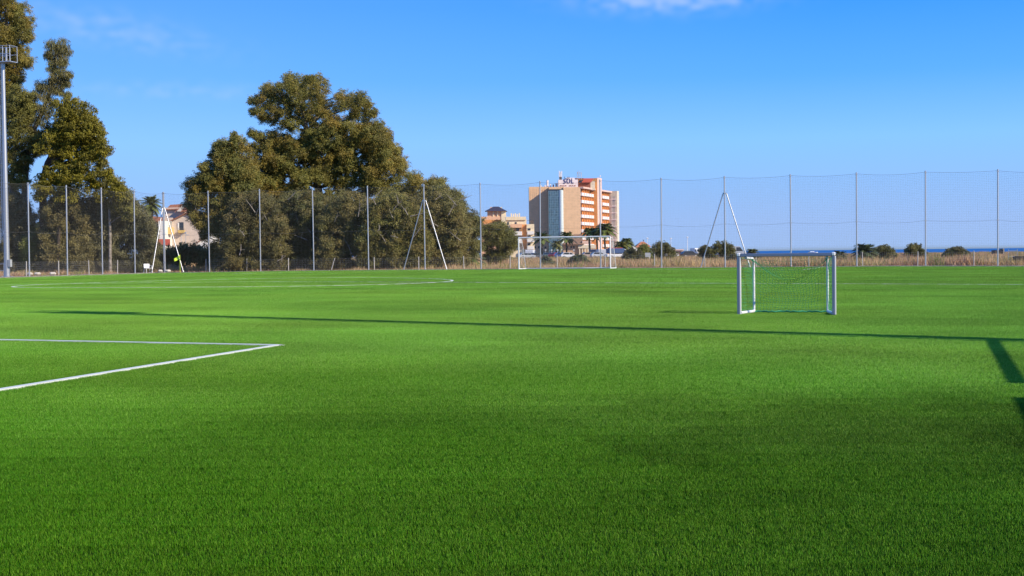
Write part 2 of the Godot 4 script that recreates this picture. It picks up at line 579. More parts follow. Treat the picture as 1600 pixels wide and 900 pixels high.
func fences() -> void:
	var net := mat("net thread", Color(0.15, 0.15, 0.15), 0.8, 0.0, 0.3)
	var pm := mat("post concrete", Color(0.45, 0.43, 0.40), 0.9)
	var tall := 7.0
	var runs := [
		{"label": "tall ball-stop net fence across the far end behind the full-size goal", "from": Vector2(-36.7, 54.9), "to": Vector2(46.8, 54.9), "n": 17, "brace": [0, 5, 10], "called": "ball_stop_fence"},
		{"label": "tall ball-stop net fence down the left side by the floodlight pole", "from": Vector2(-36.9, 54.5), "to": Vector2(-37.9, 8.5), "n": 10, "brace": [], "called": "ball_stop_fence"},
	]
	var px := [257.5, 328.0, 408.0, 491.0, 576.5, 665.0, 752.5, 845.0, 939.5, 1034.5, 1134.0, 1236.5, 1339.5, 1447.0, 1559.5]
	for r in runs:
		var t := thing(r.called, r.label, "fence", Vector3.ZERO, 0.0, "ball stop fences round the pitch")
		var feet := []
		var a: Vector2 = r.from
		var c: Vector2 = r.to
		for k in int(r.n) + 1:
			var q := a.lerp(c, float(k) / r.n)
			if a.x < c.x and k < px.size():
				# the posts are not set out quite evenly
				var best := q.x
				var err := 1e9
				for s in 200:
					var u := q.x - 2.0 + s * 0.02
					var p := cam.unproject_position(pitch(u, 54.9)) if false else pitch(u, 54.9)
					var e := absf((p.x / -p.z) - (px[k] - 800.0 - 0.0112 * 25.0) / F)
					if e < err:
						err = e
						best = u
				q.x = best
			feet.append(pitch(q.x, q.y))
		for k in feet.size():
			var b := Mb.new()
			var tip := Vector3(rnd(-0.035, 0.035), tall + 0.06, rnd(-0.03, 0.03))
			b.rod(feet[k] - Vector3(0, 0.3, 0), feet[k] + tip, 0.052, 10)
			b.rod(feet[k] + tip, feet[k] + tip + Vector3(0, 0.04, 0), 0.06, 10)
			for y in [0.9, 3.4, 6.95]:
				b.box(feet[k] + Vector3(tip.x * y / tall, y, tip.z * y / tall), Vector3(0.13, 0.05, 0.13))
			put("post", b.mesh(), steel(), t)
			if k in r.brace:
				for s: int in [-1, 1]:
					if k + s < 0 and s < 0:
						b = Mb.new()
						b.rod(feet[0] + Vector3(-0.05, 5.75, 0), pitch(-37.1, 52.6) - Vector3(0, 0.1, 0), 0.045, 8)
						put("brace", b.mesh(), steel(), t)
						continue
					var dir: Vector3 = (feet[k + 1] - feet[k]).normalized() * s
					b = Mb.new()
					b.rod(feet[k] + dir * 0.13 + Vector3(0, 5.75, 0), feet[k] + dir * 1.95 - Vector3(0, 0.1, 0), 0.045, 8)
					b.box(feet[k] + dir * 0.09 + Vector3(0, 5.75, 0), Vector3(0.12, 0.12, 0.06))
					put("brace", b.mesh(), steel(), t)
		for k in feet.size() - 1:
			var b := Mb.new()
			var slack := rnd(0.06, 0.20)
			net_panel(b, feet[k], feet[k + 1], tall, 0.02, 0.125, 0.0027, slack)
			meta(put("net_panel", b.mesh(), net, t), "", "", "", "stuff")
			b = Mb.new()
			var pts := PackedVector3Array()
			for i in 9:
				var s := i / 8.0
				pts.append(feet[k].lerp(feet[k + 1], s) + Vector3(0, tall - slack * 4.0 * s * (1.0 - s), 0))
			b.tube(pts, PackedFloat32Array([0.009]), 5, false)
			put("top_rope", b.mesh(), net, t)
			b = Mb.new()
			var mid := PackedVector3Array()
			for p in pts:
				mid.append(p - Vector3(0, 3.6, 0))
			b.tube(mid, PackedFloat32Array([0.006]), 4, false)
			put("middle_rope", b.mesh(), net, t)
	# low wire fence on short posts beyond
	var wm := mat("fence wire", Color(0.42, 0.42, 0.42), 0.5, 0.6)
	var lows := [
		["low wire fence on short concrete posts in front of the dry grass", Vector2(-35.0, 58.2), Vector2(47.0, 58.2), 20],
		["low wire fence on short posts in front of the bushes at left", Vector2(-40.6, 57.0), Vector2(-41.6, 12.0), 11]]
	for l in lows:
		var t := thing("wire_fence", l[0], "fence", Vector3.ZERO, 0.0, "low wire fences")
		var last := Vector3.ZERO
		for k in int(l[3]) + 1:
			var q: Vector2 = l[1].lerp(l[2], float(k) / l[3])
			var p := pitch(q.x, q.y)
			p.y = -0.12
			var tip := p + Vector3(rnd(-0.03, 0.03), 1.2, rnd(-0.03, 0.03))
			if k == 10 and l[2].x < 0.0 or k == 3 and l[2].x > 0.0:
				tip += Vector3(0.35, -0.05, 0)
			var b := Mb.new()
			b.rod(p, tip, 0.045, 6, 0.04)
			put("post", b.mesh(), pm, t)
			if k > 0:
				b = Mb.new()
				for j in 7:
					b.rod(last + Vector3(0, 0.12 + j * 0.165, 0), p + Vector3(0, 0.12 + j * 0.165, 0), 0.004, 3)
				for i in 27:
					var s := last.lerp(p, i / 27.0)
					b.rod(s + Vector3(0, 0.1, 0), s + Vector3(0, 1.12, 0), 0.0035, 3)
				meta(put("wire_mesh", b.mesh(), wm, t), "", "", "", "stuff")
			last = p

# ------------------------------------------------------------------ floodlights, added shelters, goals, flag, chair
func floodlight(label: String, q: Vector2, stout := 1.0) -> void:
	var t := thing("floodlight_pole", label, "floodlight pole", pitch(q.x, q.y), -PSI, "floodlight poles beside the pitch")
	var m := steel()
	var b := Mb.new()
	b.rod(Vector3(0, 0.02, 0), Vector3(0, 15.9, 0), 0.215 * stout, 16, 0.125 * stout)
	put("pole", b.mesh(), m, t)
	b = Mb.new()
	b.bevel(Vector3(0, 0.03, 0), Vector3(0.75, 0.06, 0.75), 0.01)
	for i in 4:
		var a := TAU * (i + 0.5) / 4
		b.rod(Vector3(cos(a) * 0.34, 0.06, sin(a) * 0.34), Vector3(cos(a) * 0.34, 0.12, sin(a) * 0.34), 0.025, 6)
	put("base_plate", b.mesh(), m, t)
	b = Mb.new()
	b.bevel(Vector3(0.30, 1.05, 0.06), Vector3(0.26, 0.55, 0.22), 0.02)
	put("control_box", b.mesh(), mat("grey enamel", Color(0.40, 0.42, 0.43), 0.5), t)
	b = Mb.new()
	for s in [-0.16, 0.16]:
		b.rod(Vector3(-0.42, 2.6, s), Vector3(-0.32, 15.9, s), 0.016, 6)
	for k in 45:
		var y := 2.7 + k * 0.29
		var x := lerpf(-0.42, -0.32, (y - 2.6) / 13.3)
		b.rod(Vector3(x, y, -0.16), Vector3(x, y, 0.16), 0.012, 5)
		if k % 8 == 0:
			b.rod(Vector3(x, y, 0), Vector3(0, y, 0), 0.014, 5)
	put("ladder", b.mesh(), m, t)
	b = Mb.new()
	for k in 15:
		var y := 3.2 + k * 0.88
		var x := lerpf(-0.42, -0.32, (y - 2.6) / 13.3)
		var hoop := PackedVector3Array()
		for i in 9:
			var a := lerpf(PI * 0.5, PI * 1.5, i / 8.0)
			hoop.append(Vector3(x + cos(a) * 0.62, y, sin(a) * 0.34))
		b.tube(hoop, PackedFloat32Array([0.018]), 5)
	for i in 5:
		var a := lerpf(PI * 0.62, PI * 1.38, i / 4.0)
		b.box(Vector3(-0.37 + cos(a) * 0.62, 9.4, sin(a) * 0.34), Vector3(0.045, 12.6, 0.045))
	put("ladder_cage", b.mesh(), m, t)
	b = Mb.new()
	b.bevel(Vector3(0, 15.93, 0), Vector3(1.9, 0.07, 0.9), 0.01)
	put("platform", b.mesh(), m, t)
	b = Mb.new()
	for y in [16.5, 17.1]:
		for s in [-0.43, 0.43]:
			b.rod(Vector3(-0.93, y, s), Vector3(0.93, y, s), 0.022, 6)
		for s in [-0.93, 0.93]:
			if y > 17.0:
				b.rod(Vector3(s, y, -0.43), Vector3(s, y, 0.43), 0.022, 6)
	for x in [-0.93, -0.31, 0.31, 0.93]:
		for s in [-0.43, 0.43]:
			b.rod(Vector3(x, 15.96, s), Vector3(x, 17.1, s), 0.022, 6)
	put("guard_rail", b.mesh(), m, t)
	b = Mb.new()
	b.bevel(Vector3(0.08, 16.55, -0.3), Vector3(0.1, 1.05, 0.12), 0.01)
	b.bevel(Vector3(-0.5, 16.4, 0.1), Vector3(0.5, 0.5, 0.25), 0.02)
	put("lamp_bracket", b.mesh(), m, t)

func shelter(label: String, v0: float, v1: float) -> void:  # unseen shelter, added so its front beam casts the shadow strip at right
	var mid := (v0 + v1) / 2
	var t := thing("added_shelter", label, "team shelter", pitch(33.02 if v1 > -40.0 else 33.13, mid), -PSI, "unseen shelters added for their shadows")
	t.rotation.x = 0.019  # tilt steers the shadow of the beam
	var h := (v1 - v0) / 2
	var m := mat("white aluminium", Color(0.6, 0.6, 0.6), 0.45, 0.3)
	var b := Mb.new()
	b.bevel(Vector3(0, 2.0, 0), Vector3(0.08, 0.09, h * 2), 0.01)
	put("front_beam", b.mesh(), m, t)
	b = Mb.new()
	for z in [-h + 0.04, h - 0.04]:
		var path := PackedVector3Array()
		for i in 9:
			var a := i / 8.0 * PI / 2
			path.append(Vector3(1.35 * sin(a), 0.75 + 1.25 * cos(a), z))
		path.append(Vector3(1.35, 0, z))
		b.tube(path, PackedFloat32Array([0.03]), 6)
	put("hoop", b.mesh(), m, t)
	b = Mb.new()
	for i in 8:
		var a := i / 8.0 * PI / 2
		var c := (i + 1) / 8.0 * PI / 2
		var p := Vector2(1.35 * sin(a), 0.75 + 1.25 * cos(a))
		var q := Vector2(1.35 * sin(c), 0.75 + 1.25 * cos(c))
		b.quad(Vector3(p.x, p.y, -h + 0.08), Vector3(q.x, q.y, -h + 0.08), Vector3(q.x, q.y, h - 0.08), Vector3(p.x, p.y, h - 0.08), Vector3(sin(a), cos(a), 0))
	b.quad(Vector3(1.35, 0.1, -h + 0.08), Vector3(1.35, 0.75, -h + 0.08), Vector3(1.35, 0.75, h - 0.08), Vector3(1.35, 0.1, h - 0.08), Vector3.RIGHT)
	var g := mat("clear sheet", Color(0.9, 0.95, 1.0), 0.08)
	g.transparency = BaseMaterial3D.TRANSPARENCY_ALPHA
	g.albedo_color.a = 0.08
	put("clear_roof", b.mesh(), g, t)
	b = Mb.new()
	b.bevel(Vector3(1.0, 0.45, 0), Vector3(0.4, 0.05, h * 2 - 0.3), 0.01)
	for z in [-h + 0.4, 0.0, h - 0.4]:
		b.rod(Vector3(1.0, 0, z), Vector3(1.0, 0.43, z), 0.03, 6)
	put("bench", b.mesh(), mat("bench plastic", Color(0.05, 0.12, 0.3), 0.5), t)

func sheet_net(b: Mb, f: Callable, nu: int, nv: int, r: float, fine := 2) -> void:
	for i in nu + 1:
		var pts := PackedVector3Array()
		for j in nv * fine + 1:
			pts.append(f.call(float(i) / nu, float(j) / (nv * fine)))
		b.tube(pts, PackedFloat32Array([r]), 3, false)
	for j in nv + 1:
		var pts := PackedVector3Array()
		for i in nu * fine + 1:
			pts.append(f.call(float(i) / (nu * fine), float(j) / nv))
		b.tube(pts, PackedFloat32Array([r]), 3, false)

func mini_goal() -> void:
	var t := thing("mini_goal", "small aluminium training goal with a sagging green net on the turf", "goal", pitch(26.085, -25.5, 0.01), -PSI)
	var alu := mat("brushed aluminium", Color(0.27, 0.29, 0.36), 0.42, 0.7)
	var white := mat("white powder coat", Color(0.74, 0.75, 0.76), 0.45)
	var hw := 0.935
	for s: int in [-1, 1]:
		var b := Mb.new()
		b.bevel(Vector3(s * hw, 0.585, 0), Vector3(0.062, 1.17, 0.09), 0.010)
		put("post", b.mesh(), alu, t)
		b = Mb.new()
		b.bevel(Vector3(s * hw + 0.036, 0.585, 0), Vector3(0.013, 1.16, 0.075), 0.003)  # sun glare on the post's side painted as a white strip
		put("painted_sun_strip", b.mesh(), white, t)
		b = Mb.new()
		b.bevel(Vector3(s * hw, 1.206, 0), Vector3(0.068, 0.066, 0.095), 0.012)
		put("corner_joint", b.mesh(), white, t)
		# rear stanchion: back from the crossbar, round a bend, down to the ground
		b = Mb.new()
		var path := PackedVector3Array([Vector3(s * 0.80, 1.14, -0.05), Vector3(s * 0.77, 1.13, -0.45)])
		for i in 7:
			var a := i / 6.0 * PI / 2
			path.append(Vector3(s * 0.745, 0.93 + 0.2 * cos(a), -0.62 - 0.2 * sin(a)))
		path.append(Vector3(s * 0.745, 0.03, -0.82))
		b.tube(path, PackedFloat32Array([0.026]), 10)
		put("rear_stanchion", b.mesh(), white, t)
		b = Mb.new()
		b.rod(Vector3(s * (hw - 0.03), 0.035, -0.05), Vector3(s * 0.745, 0.035, -0.84), 0.032, 10)
		put("ground_tube", b.mesh(), white, t)
		for k in 2:
			b = Mb.new()
			b.rod(Vector3(s * lerpf(hw, 0.745, 0.35 + 0.3 * k), 0.035, -0.33 - 0.25 * k), Vector3(s * lerpf(hw, 0.745, 0.38 + 0.3 * k), 0.035, -0.36 - 0.25 * k), 0.037, 8)
			put("net_clip", b.mesh(), mat("black rubber", Color(0.02, 0.02, 0.02), 0.7), t)
	var c := Mb.new()
	c.bevel(Vector3(0, 1.196, 0), Vector3(hw * 2 - 0.066, 0.068, 0.088), 0.010)
	put("crossbar", c.mesh(), alu, t)
	var net := mat("green net cord", Color(0.03, 0.30, 0.15), 0.75)
	c = Mb.new()
	# top and back in one sheet: crossbar, sagging rear edge, ground
	var back := func(x: float, y: float) -> Vector3:
		var xx := (x * 2.0 - 1.0) * lerpf(0.86, 0.74, clampf(y * 2.5, 0, 1))
		var sag := 1.0 - pow(absf(x * 2.0 - 1.0), 1.8)
		if y < 0.4:
			var s := y / 0.4
			return Vector3(xx, 1.15 - 0.06 * s - sag * 0.42 * pow(s, 0.7), -0.05 - 0.74 * s)
		var s := (y - 0.4) / 0.6
		return Vector3(xx + 0.02 * sin(s * 9.0 + x * 5.0) * sag, lerpf(1.09 - sag * 0.42, 0.02, s), -0.79 - 0.08 * sin(s * PI) * sag - 0.03)
	sheet_net(c, back, 24, 26, 0.0028)
	meta(put("back_net", c.mesh(), net, t), "", "", "", "stuff")
	for s: float in [-1.0, 1.0]:
		c = Mb.new()
		var sidenet := func(x: float, y: float) -> Vector3:
			return Vector3(s * lerpf(0.90, 0.75, x) - s * 0.05 * sin(x * PI) * sin(y * PI), lerpf(0.03, 1.14 - 0.2 * pow(x, 3.0), y), -0.06 - 0.76 * x)
		sheet_net(c, sidenet, 11, 16, 0.0028)
		meta(put("side_net", c.mesh(), net, t), "", "", "", "stuff")
	c = Mb.new()
	var roll := PackedVector3Array()
	for i in 25:
		var x := -0.74 + 1.48 * i / 24.0
		roll.append(Vector3(x, 0.02 + 0.02 * absf(sin(i * 1.3)), -0.80 - 0.05 * sin(i * 0.8)))
	c.tube(roll, PackedFloat32Array([0.016]), 6)
	put("net_hem", c.mesh(), net, t)
	c = Mb.new()
	var droop := PackedVector3Array()
	for i in 17:
		var x := -1.0 + i / 8.0
		droop.append(Vector3(x * 0.75, 1.10 - 0.42 * (1.0 - pow(absf(x), 1.8)), -0.8))
	c.tube(droop, PackedFloat32Array([0.0035]), 5)
	put("net_cord", c.mesh(), net, t)

func big_goal() -> void:
	var t := thing("football_goal", "full-size white football goal with pale net at the far end", "goal", pitch(0, HALF, 0.01), -PSI)
	var white := mat("white gloss paint", Color(0.80, 0.80, 0.78), 0.35)
	var b := Mb.new()
	for s: int in [-1, 1]:
		b = Mb.new()
		b.rod(Vector3(s * 3.72, -0.1, 0), Vector3(s * 3.72, 2.5, 0), 0.052, 14)
		put("post", b.mesh(), white, t)
		b = Mb.new()
		b.tube(PackedVector3Array([Vector3(s * 3.72, 2.42, -0.04), Vector3(s * 3.72, 2.40, -0.75), Vector3(s * 3.72, 2.34, -0.86), Vector3(s * 3.72, 0.05, -1.9)]), PackedFloat32Array([0.025]), 8)
		put("net_support", b.mesh(), white, t)
		b = Mb.new()
		b.rod(Vector3(s * 3.72, 0.03, -0.05), Vector3(s * 3.72, 0.03, -1.95), 0.04, 8)
		put("ground_bar", b.mesh(), white, t)
	b = Mb.new()
	b.rod(Vector3(-3.72, 2.5, 0), Vector3(3.72, 2.5, 0), 0.052, 14)
	put("crossbar", b.mesh(), white, t)
	b = Mb.new()
	b.rod(Vector3(-3.72, 0.04, -1.9), Vector3(3.72, 0.04, -1.9), 0.04, 8)
	put("ground_bar", b.mesh(), white, t)
	var net := mat("white net cord", Color(0.62, 0.62, 0.60), 0.7)
	b = Mb.new()
	var back := func(x: float, y: float) -> Vector3:
		var xx := (x * 2 - 1) * 3.7
		if y < 0.3:
			return Vector3(xx, 2.46 - 0.1 * y / 0.3 - 0.1 * sin(x * PI * 3) * sin(x * PI * 3) * y, -0.85 * y / 0.3)
		return Vector3(xx, lerpf(2.36, 0.03, (y - 0.3) / 0.7), lerpf(-0.85, -1.9, (y - 0.3) / 0.7) - 0.1 * sin((y - 0.3) / 0.7 * PI))
	sheet_net(b, back, 62, 28, 0.002, 1)
	meta(put("back_net", b.mesh(), net, t), "", "", "", "stuff")
	for s: float in [-1.0, 1.0]:
		b = Mb.new()
		var sidenet := func(x: float, y: float) -> Vector3:
			return Vector3(s * 3.7, y * 2.42, lerpf(-0.03, lerpf(-1.9, -0.85, y), x))
		sheet_net(b, sidenet, 14, 20, 0.002, 1)
		meta(put("side_net", b.mesh(), net, t), "", "", "", "stuff")

func pitch_things() -> void:
	floodlight("galvanised floodlight pole with an empty railed platform at far left", Vector2(-38.0, 34.4))
	floodlight("galvanised floodlight pole with an empty railed platform at near right", Vector2(37.3, -34.2), 1.35)
	shelter("unseen clear-roofed shelter with a blue bench, added for its shadow strip, the farther of two", -39.5, -33.0)
	shelter("unseen clear-roofed shelter with a blue bench, added for its shadow strip, the nearer of two", -47.6, -40.85)
	mini_goal()
	big_goal()
	# corner flag
	var t := thing("corner_flag", "bright yellow-green corner flag on a thin pole by the fence corner", "corner flag", low(281, 119.5, -0.08))
	var b := Mb.new()
	b.rod(Vector3.ZERO, Vector3(0, 1.55, 0), 0.022, 8)
	put("pole", b.mesh(), mat("yellow pole", Color(0.50, 0.62, 0.03), 0.5), t)
	b = Mb.new()
	var cloth := func(x: float, y: float) -> Vector3:
		return Vector3(-0.02 - x * 0.46, 1.52 - y * 0.34 - x * 0.30 + x * y * 0.08, 0.05 * sin(x * 7.0 + y * 2.0))
	for i in 8:
		for j in 5:
			var p: Vector3 = cloth.call(i / 8.0, j / 5.0)
			var q: Vector3 = cloth.call((i + 1) / 8.0, j / 5.0)
			var r: Vector3 = cloth.call((i + 1) / 8.0, (j + 1) / 5.0)
			var s: Vector3 = cloth.call(i / 8.0, (j + 1) / 5.0)
			b.flat(p, q, r, Vector3(0, 0, 1))
			b.flat(p, r, s, Vector3(0, 0, 1))
	var fm := mat("yellow flag cloth", Color(0.62, 0.86, 0.02), 0.7)
	fm.backlight_enabled = true
	fm.backlight = Color(0.6, 0.6, 0.6)
	put("flag", b.mesh(), fm, t)
	# plastic chair
	t = thing("plastic_chair", "white plastic garden chair behind the net near the fence corner", "chair", low(231, 121.5), 0.7)
	var w := mat("white plastic", Color(0.80, 0.80, 0.80), 0.4)
	b = Mb.new()
	b.bevel(Vector3(0, 0.44, 0), Vector3(0.52, 0.04, 0.5), 0.015)
	put("seat", b.mesh(), w, t)
	b = Mb.new()
	b.bevel(Vector3(0, 0.64, -0.27), Vector3(0.54, 0.36, 0.035), 0.015, Basis(Vector3.RIGHT, -0.2))
	put("backrest", b.mesh(), w, t)
	for sx: int in [-1, 1]:
		b = Mb.new()
		b.bevel(Vector3(sx * 0.29, 0.65, 0), Vector3(0.06, 0.03, 0.5), 0.01)
		put("armrest", b.mesh(), w, t)
		for sz: int in [-1, 1]:
			b = Mb.new()
			b.rod(Vector3(sx * 0.29, 0, sz * 0.26), Vector3(sx * 0.25, 0.63 if sz > 0 else 0.44, sz * 0.22), 0.022, 6)
			put("leg", b.mesh(), w, t)

# ------------------------------------------------------------------ plants
var sprays := {}

# a hanging spray of narrow leaves, about half a metre
func spray(kind: String) -> ArrayMesh:
	if sprays.has(kind):
		return sprays[kind]
	var b := Mb.new()
	b.colored = true
	var n := 9
	var long := 0.22
	var wide := 0.055
	if kind == "round":
		n = 10
		long = 0.15
		wide = 0.075
	elif kind == "thin":
		n = 8
		long = 0.24
		wide = 0.042
	for i in n:
		var root := ball_dir() * rnd(0.02, 0.2)
		var d := (ball_dir() + Vector3(0, -0.55 if kind != "round" else 0.1, 0)).normalized()
		var side := d.cross(ball_dir()).normalized()
		var bend := Vector3(0, -0.03, 0)
		var l := long * rnd(0.7, 1.25)
		var a := root
		var m := root + d * l * 0.5
		var t := root + d * l + bend
		var s := rnd(0.75, 1.2)
		b.col = Color(s, s, s * rnd(0.8, 1.1))
		var nn := d.cross(side).normalized()
		b.tri(a, m + side * wide * 0.5, m - side * wide * 0.5, nn, nn, nn)
		b.tri(t, m + side * wide * 0.5, m - side * wide * 0.5, nn, nn, nn)
	sprays[kind] = b.mesh()
	return sprays[kind]

func leaf_mat() -> StandardMaterial3D:
	var m := mat("leaves", Color(1, 1, 1), 0.55, 0.0, 0.4)
	m.vertex_color_use_as_albedo = true
	m.backlight_enabled = true
	m.backlight = Color(0.32, 0.32, 0.32)
	return m

# fills a list of clumps [centre, radius] with sprays; every clump is made of smaller tufts so that its outline stays ragged
func foliage(clumps: Array, tint: Color, warm: Color, warmth: float, kind: String, full: float, parent: Node3D, scale := 1.0) -> void:
	var spots := []
	var cols := []
	for cl in clumps:
		var c: Vector3 = cl[0]
		var r: float = cl[1]
		for i in int(full * r * r * 5.0 / scale):
			var wild := ball_dir() * r * rnd(0.85, 1.25)
			var wc := tint.lerp(warm, clampf(rnd(-0.2, 1.0) * warmth, 0.0, 1.0)) * rnd(0.85, 1.4)
			spots.append(Transform3D(Basis(Vector3.UP, rnd(0, TAU)) * Basis.from_scale(Vector3.ONE * rnd(0.6, 1.0) * scale), c + wild))
			cols.append(wc)
		var tone := rnd(0.74, 1.28)
		var mixed := clampf(rnd(-0.35, 1.0) * warmth, 0.0, 1.0)
		var tufts := maxi(4, int(9.0 * r * r / (scale * scale)))
		for k in tufts:
			var p := ball_dir()
			p = c + Vector3(p.x, p.y * 0.88, p.z) * r * pow(rnd(0.1, 1.0), 0.4) * 0.86
			var tr := rnd(0.30, 0.55) * minf(1.0, r + 0.3) * scale
			var nn := int(full * rnd(15.0, 23.0))
			var tt := tone * rnd(0.88, 1.12)
			var mx := clampf(mixed + rnd(-0.15, 0.15), 0.0, 1.0)
			for i in nn:
				var q := p + ball_dir() * tr * pow(rnd(0.0, 1.0), 0.45)
				var s := rnd(0.62, 1.0) * scale
				var bb := Basis(Vector3.UP, rnd(0, TAU)) * Basis(Vector3.RIGHT, rnd(-0.5, 0.5))
				spots.append(Transform3D(bb * Basis.from_scale(Vector3.ONE * s), q))
				var cc := tint.lerp(warm, mx)
				var t2 := tt * rnd(0.98, 1.4)
				cols.append(Color(cc.r * t2, cc.g * t2, cc.b * t2))
	meta(many("crown", spray(kind), leaf_mat(), spots, cols, parent), "", "", "", "stuff")

func bark(pale: bool) -> StandardMaterial3D:
	return mottle(mat("pale bark" if pale else "dark bark", Color(0.46, 0.40, 0.34) if pale else Color(0.11, 0.08, 0.055), 0.9), 0.6, 0.45, 0.03, Vector3(2, 0.5, 2))

# px: clumps as [x, y, radius] in the photograph's pixels, set out at depth d and spread over a real depth
func tree(called: String, label: String, category: String, group: String, d: float, px: Array, trunk: Array, thick: float, tint: Color, warm: Color, warmth := 0.5, kind := "long", depth := 3.0, layers := 3, pale := true, full := 1.0, limbs := true) -> void:
	var mean := 0.0
	for p in px:
		mean += p[0] / px.size()
	var foot := low(trunk[0][0] if trunk.size() else mean, d)
	var t := thing(called, label, category, foot, 0.0, group)
	var clumps := []
	var cores := []
	for p in px:
		for k in layers:
			var off := 0.0 if layers == 1 else lerpf(-depth, depth, (k + rnd(0.15, 0.85)) / layers)
			var dd := d + off
			var j: float = p[2] * (0.0 if k == 0 else 0.45)
			var c := at(p[0] + rnd(-j, j), p[1] + rnd(-j, j), dd)
			var r: float = p[2] / F * d * rnd(1.05, 1.3)
			clumps.append([c - foot, r])
			cores.append(c - foot)
	foliage(clumps, tint, warm, warmth, kind, full, t)
	if trunk.size():
		var b := Mb.new()
		var path := PackedVector3Array()
		var rad := PackedFloat32Array()
		for i in trunk.size():
			var q := at(trunk[i][0], trunk[i][1], d) - foot
			if i == 0:
				q.y = -0.2
			path.append(q)
			rad.append(thick * lerpf(1.0, 0.35, float(i) / maxi(1, trunk.size() - 1)))
		b.tube(path, rad, 9)
		put("trunk", b.mesh(), bark(pale), t)
		if limbs:
			b = Mb.new()
			for i in cores.size():
				if i % 7 == 0:
					var e: Vector3 = cores[i]
					# start from the trunk below the clump
					var best := path[0].lerp(path[1], 0.8)
					for k in path.size() - 1:
						for s in 5:
							var w := path[k].lerp(path[k + 1], s / 5.0)
							if w.y < e.y - 0.25 * Vector2(e.x - w.x, e.z - w.z).length() - 0.3 and w.y > best.y:
								best = w
					if best.y < e.y:
						var mid := best.lerp(e, 0.5) + Vector3(rnd(-0.3, 0.3), rnd(-0.2, 0.5), rnd(-0.3, 0.3))
						b.tube(PackedVector3Array([best, best.lerp(mid, 0.5) + Vector3(rnd(-0.15, 0.15), 0.1, 0), mid, e]), PackedFloat32Array([thick * 0.30, thick * 0.24, thick * 0.17, 0.02]), 6, false)
			put("branches", b.mesh(), bark(pale), t)

# clumps that fill a mound standing on the ground between x0 and x1
func mound(x0: float, x1: float, top: float, base: float, size: float, n: int, crest_pow := 0.6) -> Array:
	var out := []
	for i in n:
		var s := rnd(0.0, 1.0)
		var x := lerpf(x0 + size * 0.6, x1 - size * 0.6, s)
		var crest := lerpf(base, top, pow(sin(PI * clampf(s * 0.86 + 0.07, 0, 1)), crest_pow))
		out.append([x, lerpf(base - size * 0.3, crest + size * 0.8, rnd(0, 1)), size * rnd(0.65, 1.2)])
	for i in 9:
		var s := (i + 0.5) / 9.0
		out.append([lerpf(x0 + size * 0.6, x1 - size * 0.6, s), lerpf(base, top, pow(sin(PI * clampf(s * 0.86 + 0.07, 0, 1)), crest_pow)) + size * 0.75, size * rnd(0.7, 1.0)])
	return out

# clumps scattered inside an outline
func fill(outline: Array, size: float, n: int) -> Array:
	var poly := PackedVector2Array()
	var lo := Vector2(1e9, 1e9)
	var hi := -lo
	for p in outline:
		poly.append(Vector2(p[0], p[1]))
		lo = lo.min(poly[-1])
		hi = hi.max(poly[-1])
	var out := []
	while out.size() < n:
		var q := Vector2(rnd(lo.x, hi.x), rnd(lo.y, hi.y))
		if Geometry2D.is_point_in_polygon(q, poly):
			out.append([q.x, q.y, size * rnd(0.7, 1.2)])
	return out

func bush(called: String, label: String, group: String, d: float, px: Array, tint: Color, warm: Color, warmth := 0.4, kind := "round", depth := 1.2, layers := 2, full := 1.0) -> void:
	var mean := 0.0
	for p in px:
		mean += p[0] / px.size()
	tree(called, label, "bush", group, d, px, [[mean, 420, 0], [mean, minf(415.0, px[0][1] + 4.0), 0]], 0.09, tint, warm, warmth, kind, depth, layers, false, full)

# bleached bare twigs in front of a thicket
func twigs(x0: float, x1: float, y0: float, y1: float, d: float, n: int, parent: Node3D) -> void:
	var b := Mb.new()
	for i in n:
		var p := at(rnd(x0, x1), rnd(y0, y1), d + rnd(-2.2, 0.5)) - parent.position
		var dir := Vector3(rnd(-1, 1), rnd(0.2, 1.2), rnd(-0.3, 0.3)).normalized() * rnd(0.6, 1.6)
		b.tube(PackedVector3Array([p, p + dir * 0.5 + Vector3(rnd(-0.1, 0.1), 0, 0), p + dir]), PackedFloat32Array([0.045, 0.03, 0.012]), 5, false)
		b.rod(p + dir * 0.5, p + dir * 0.5 + Vector3(dir.y, absf(dir.x), 0) * 0.4, 0.022, 4, 0.008)
	put("twigs", b.mesh(), bark(true), parent)

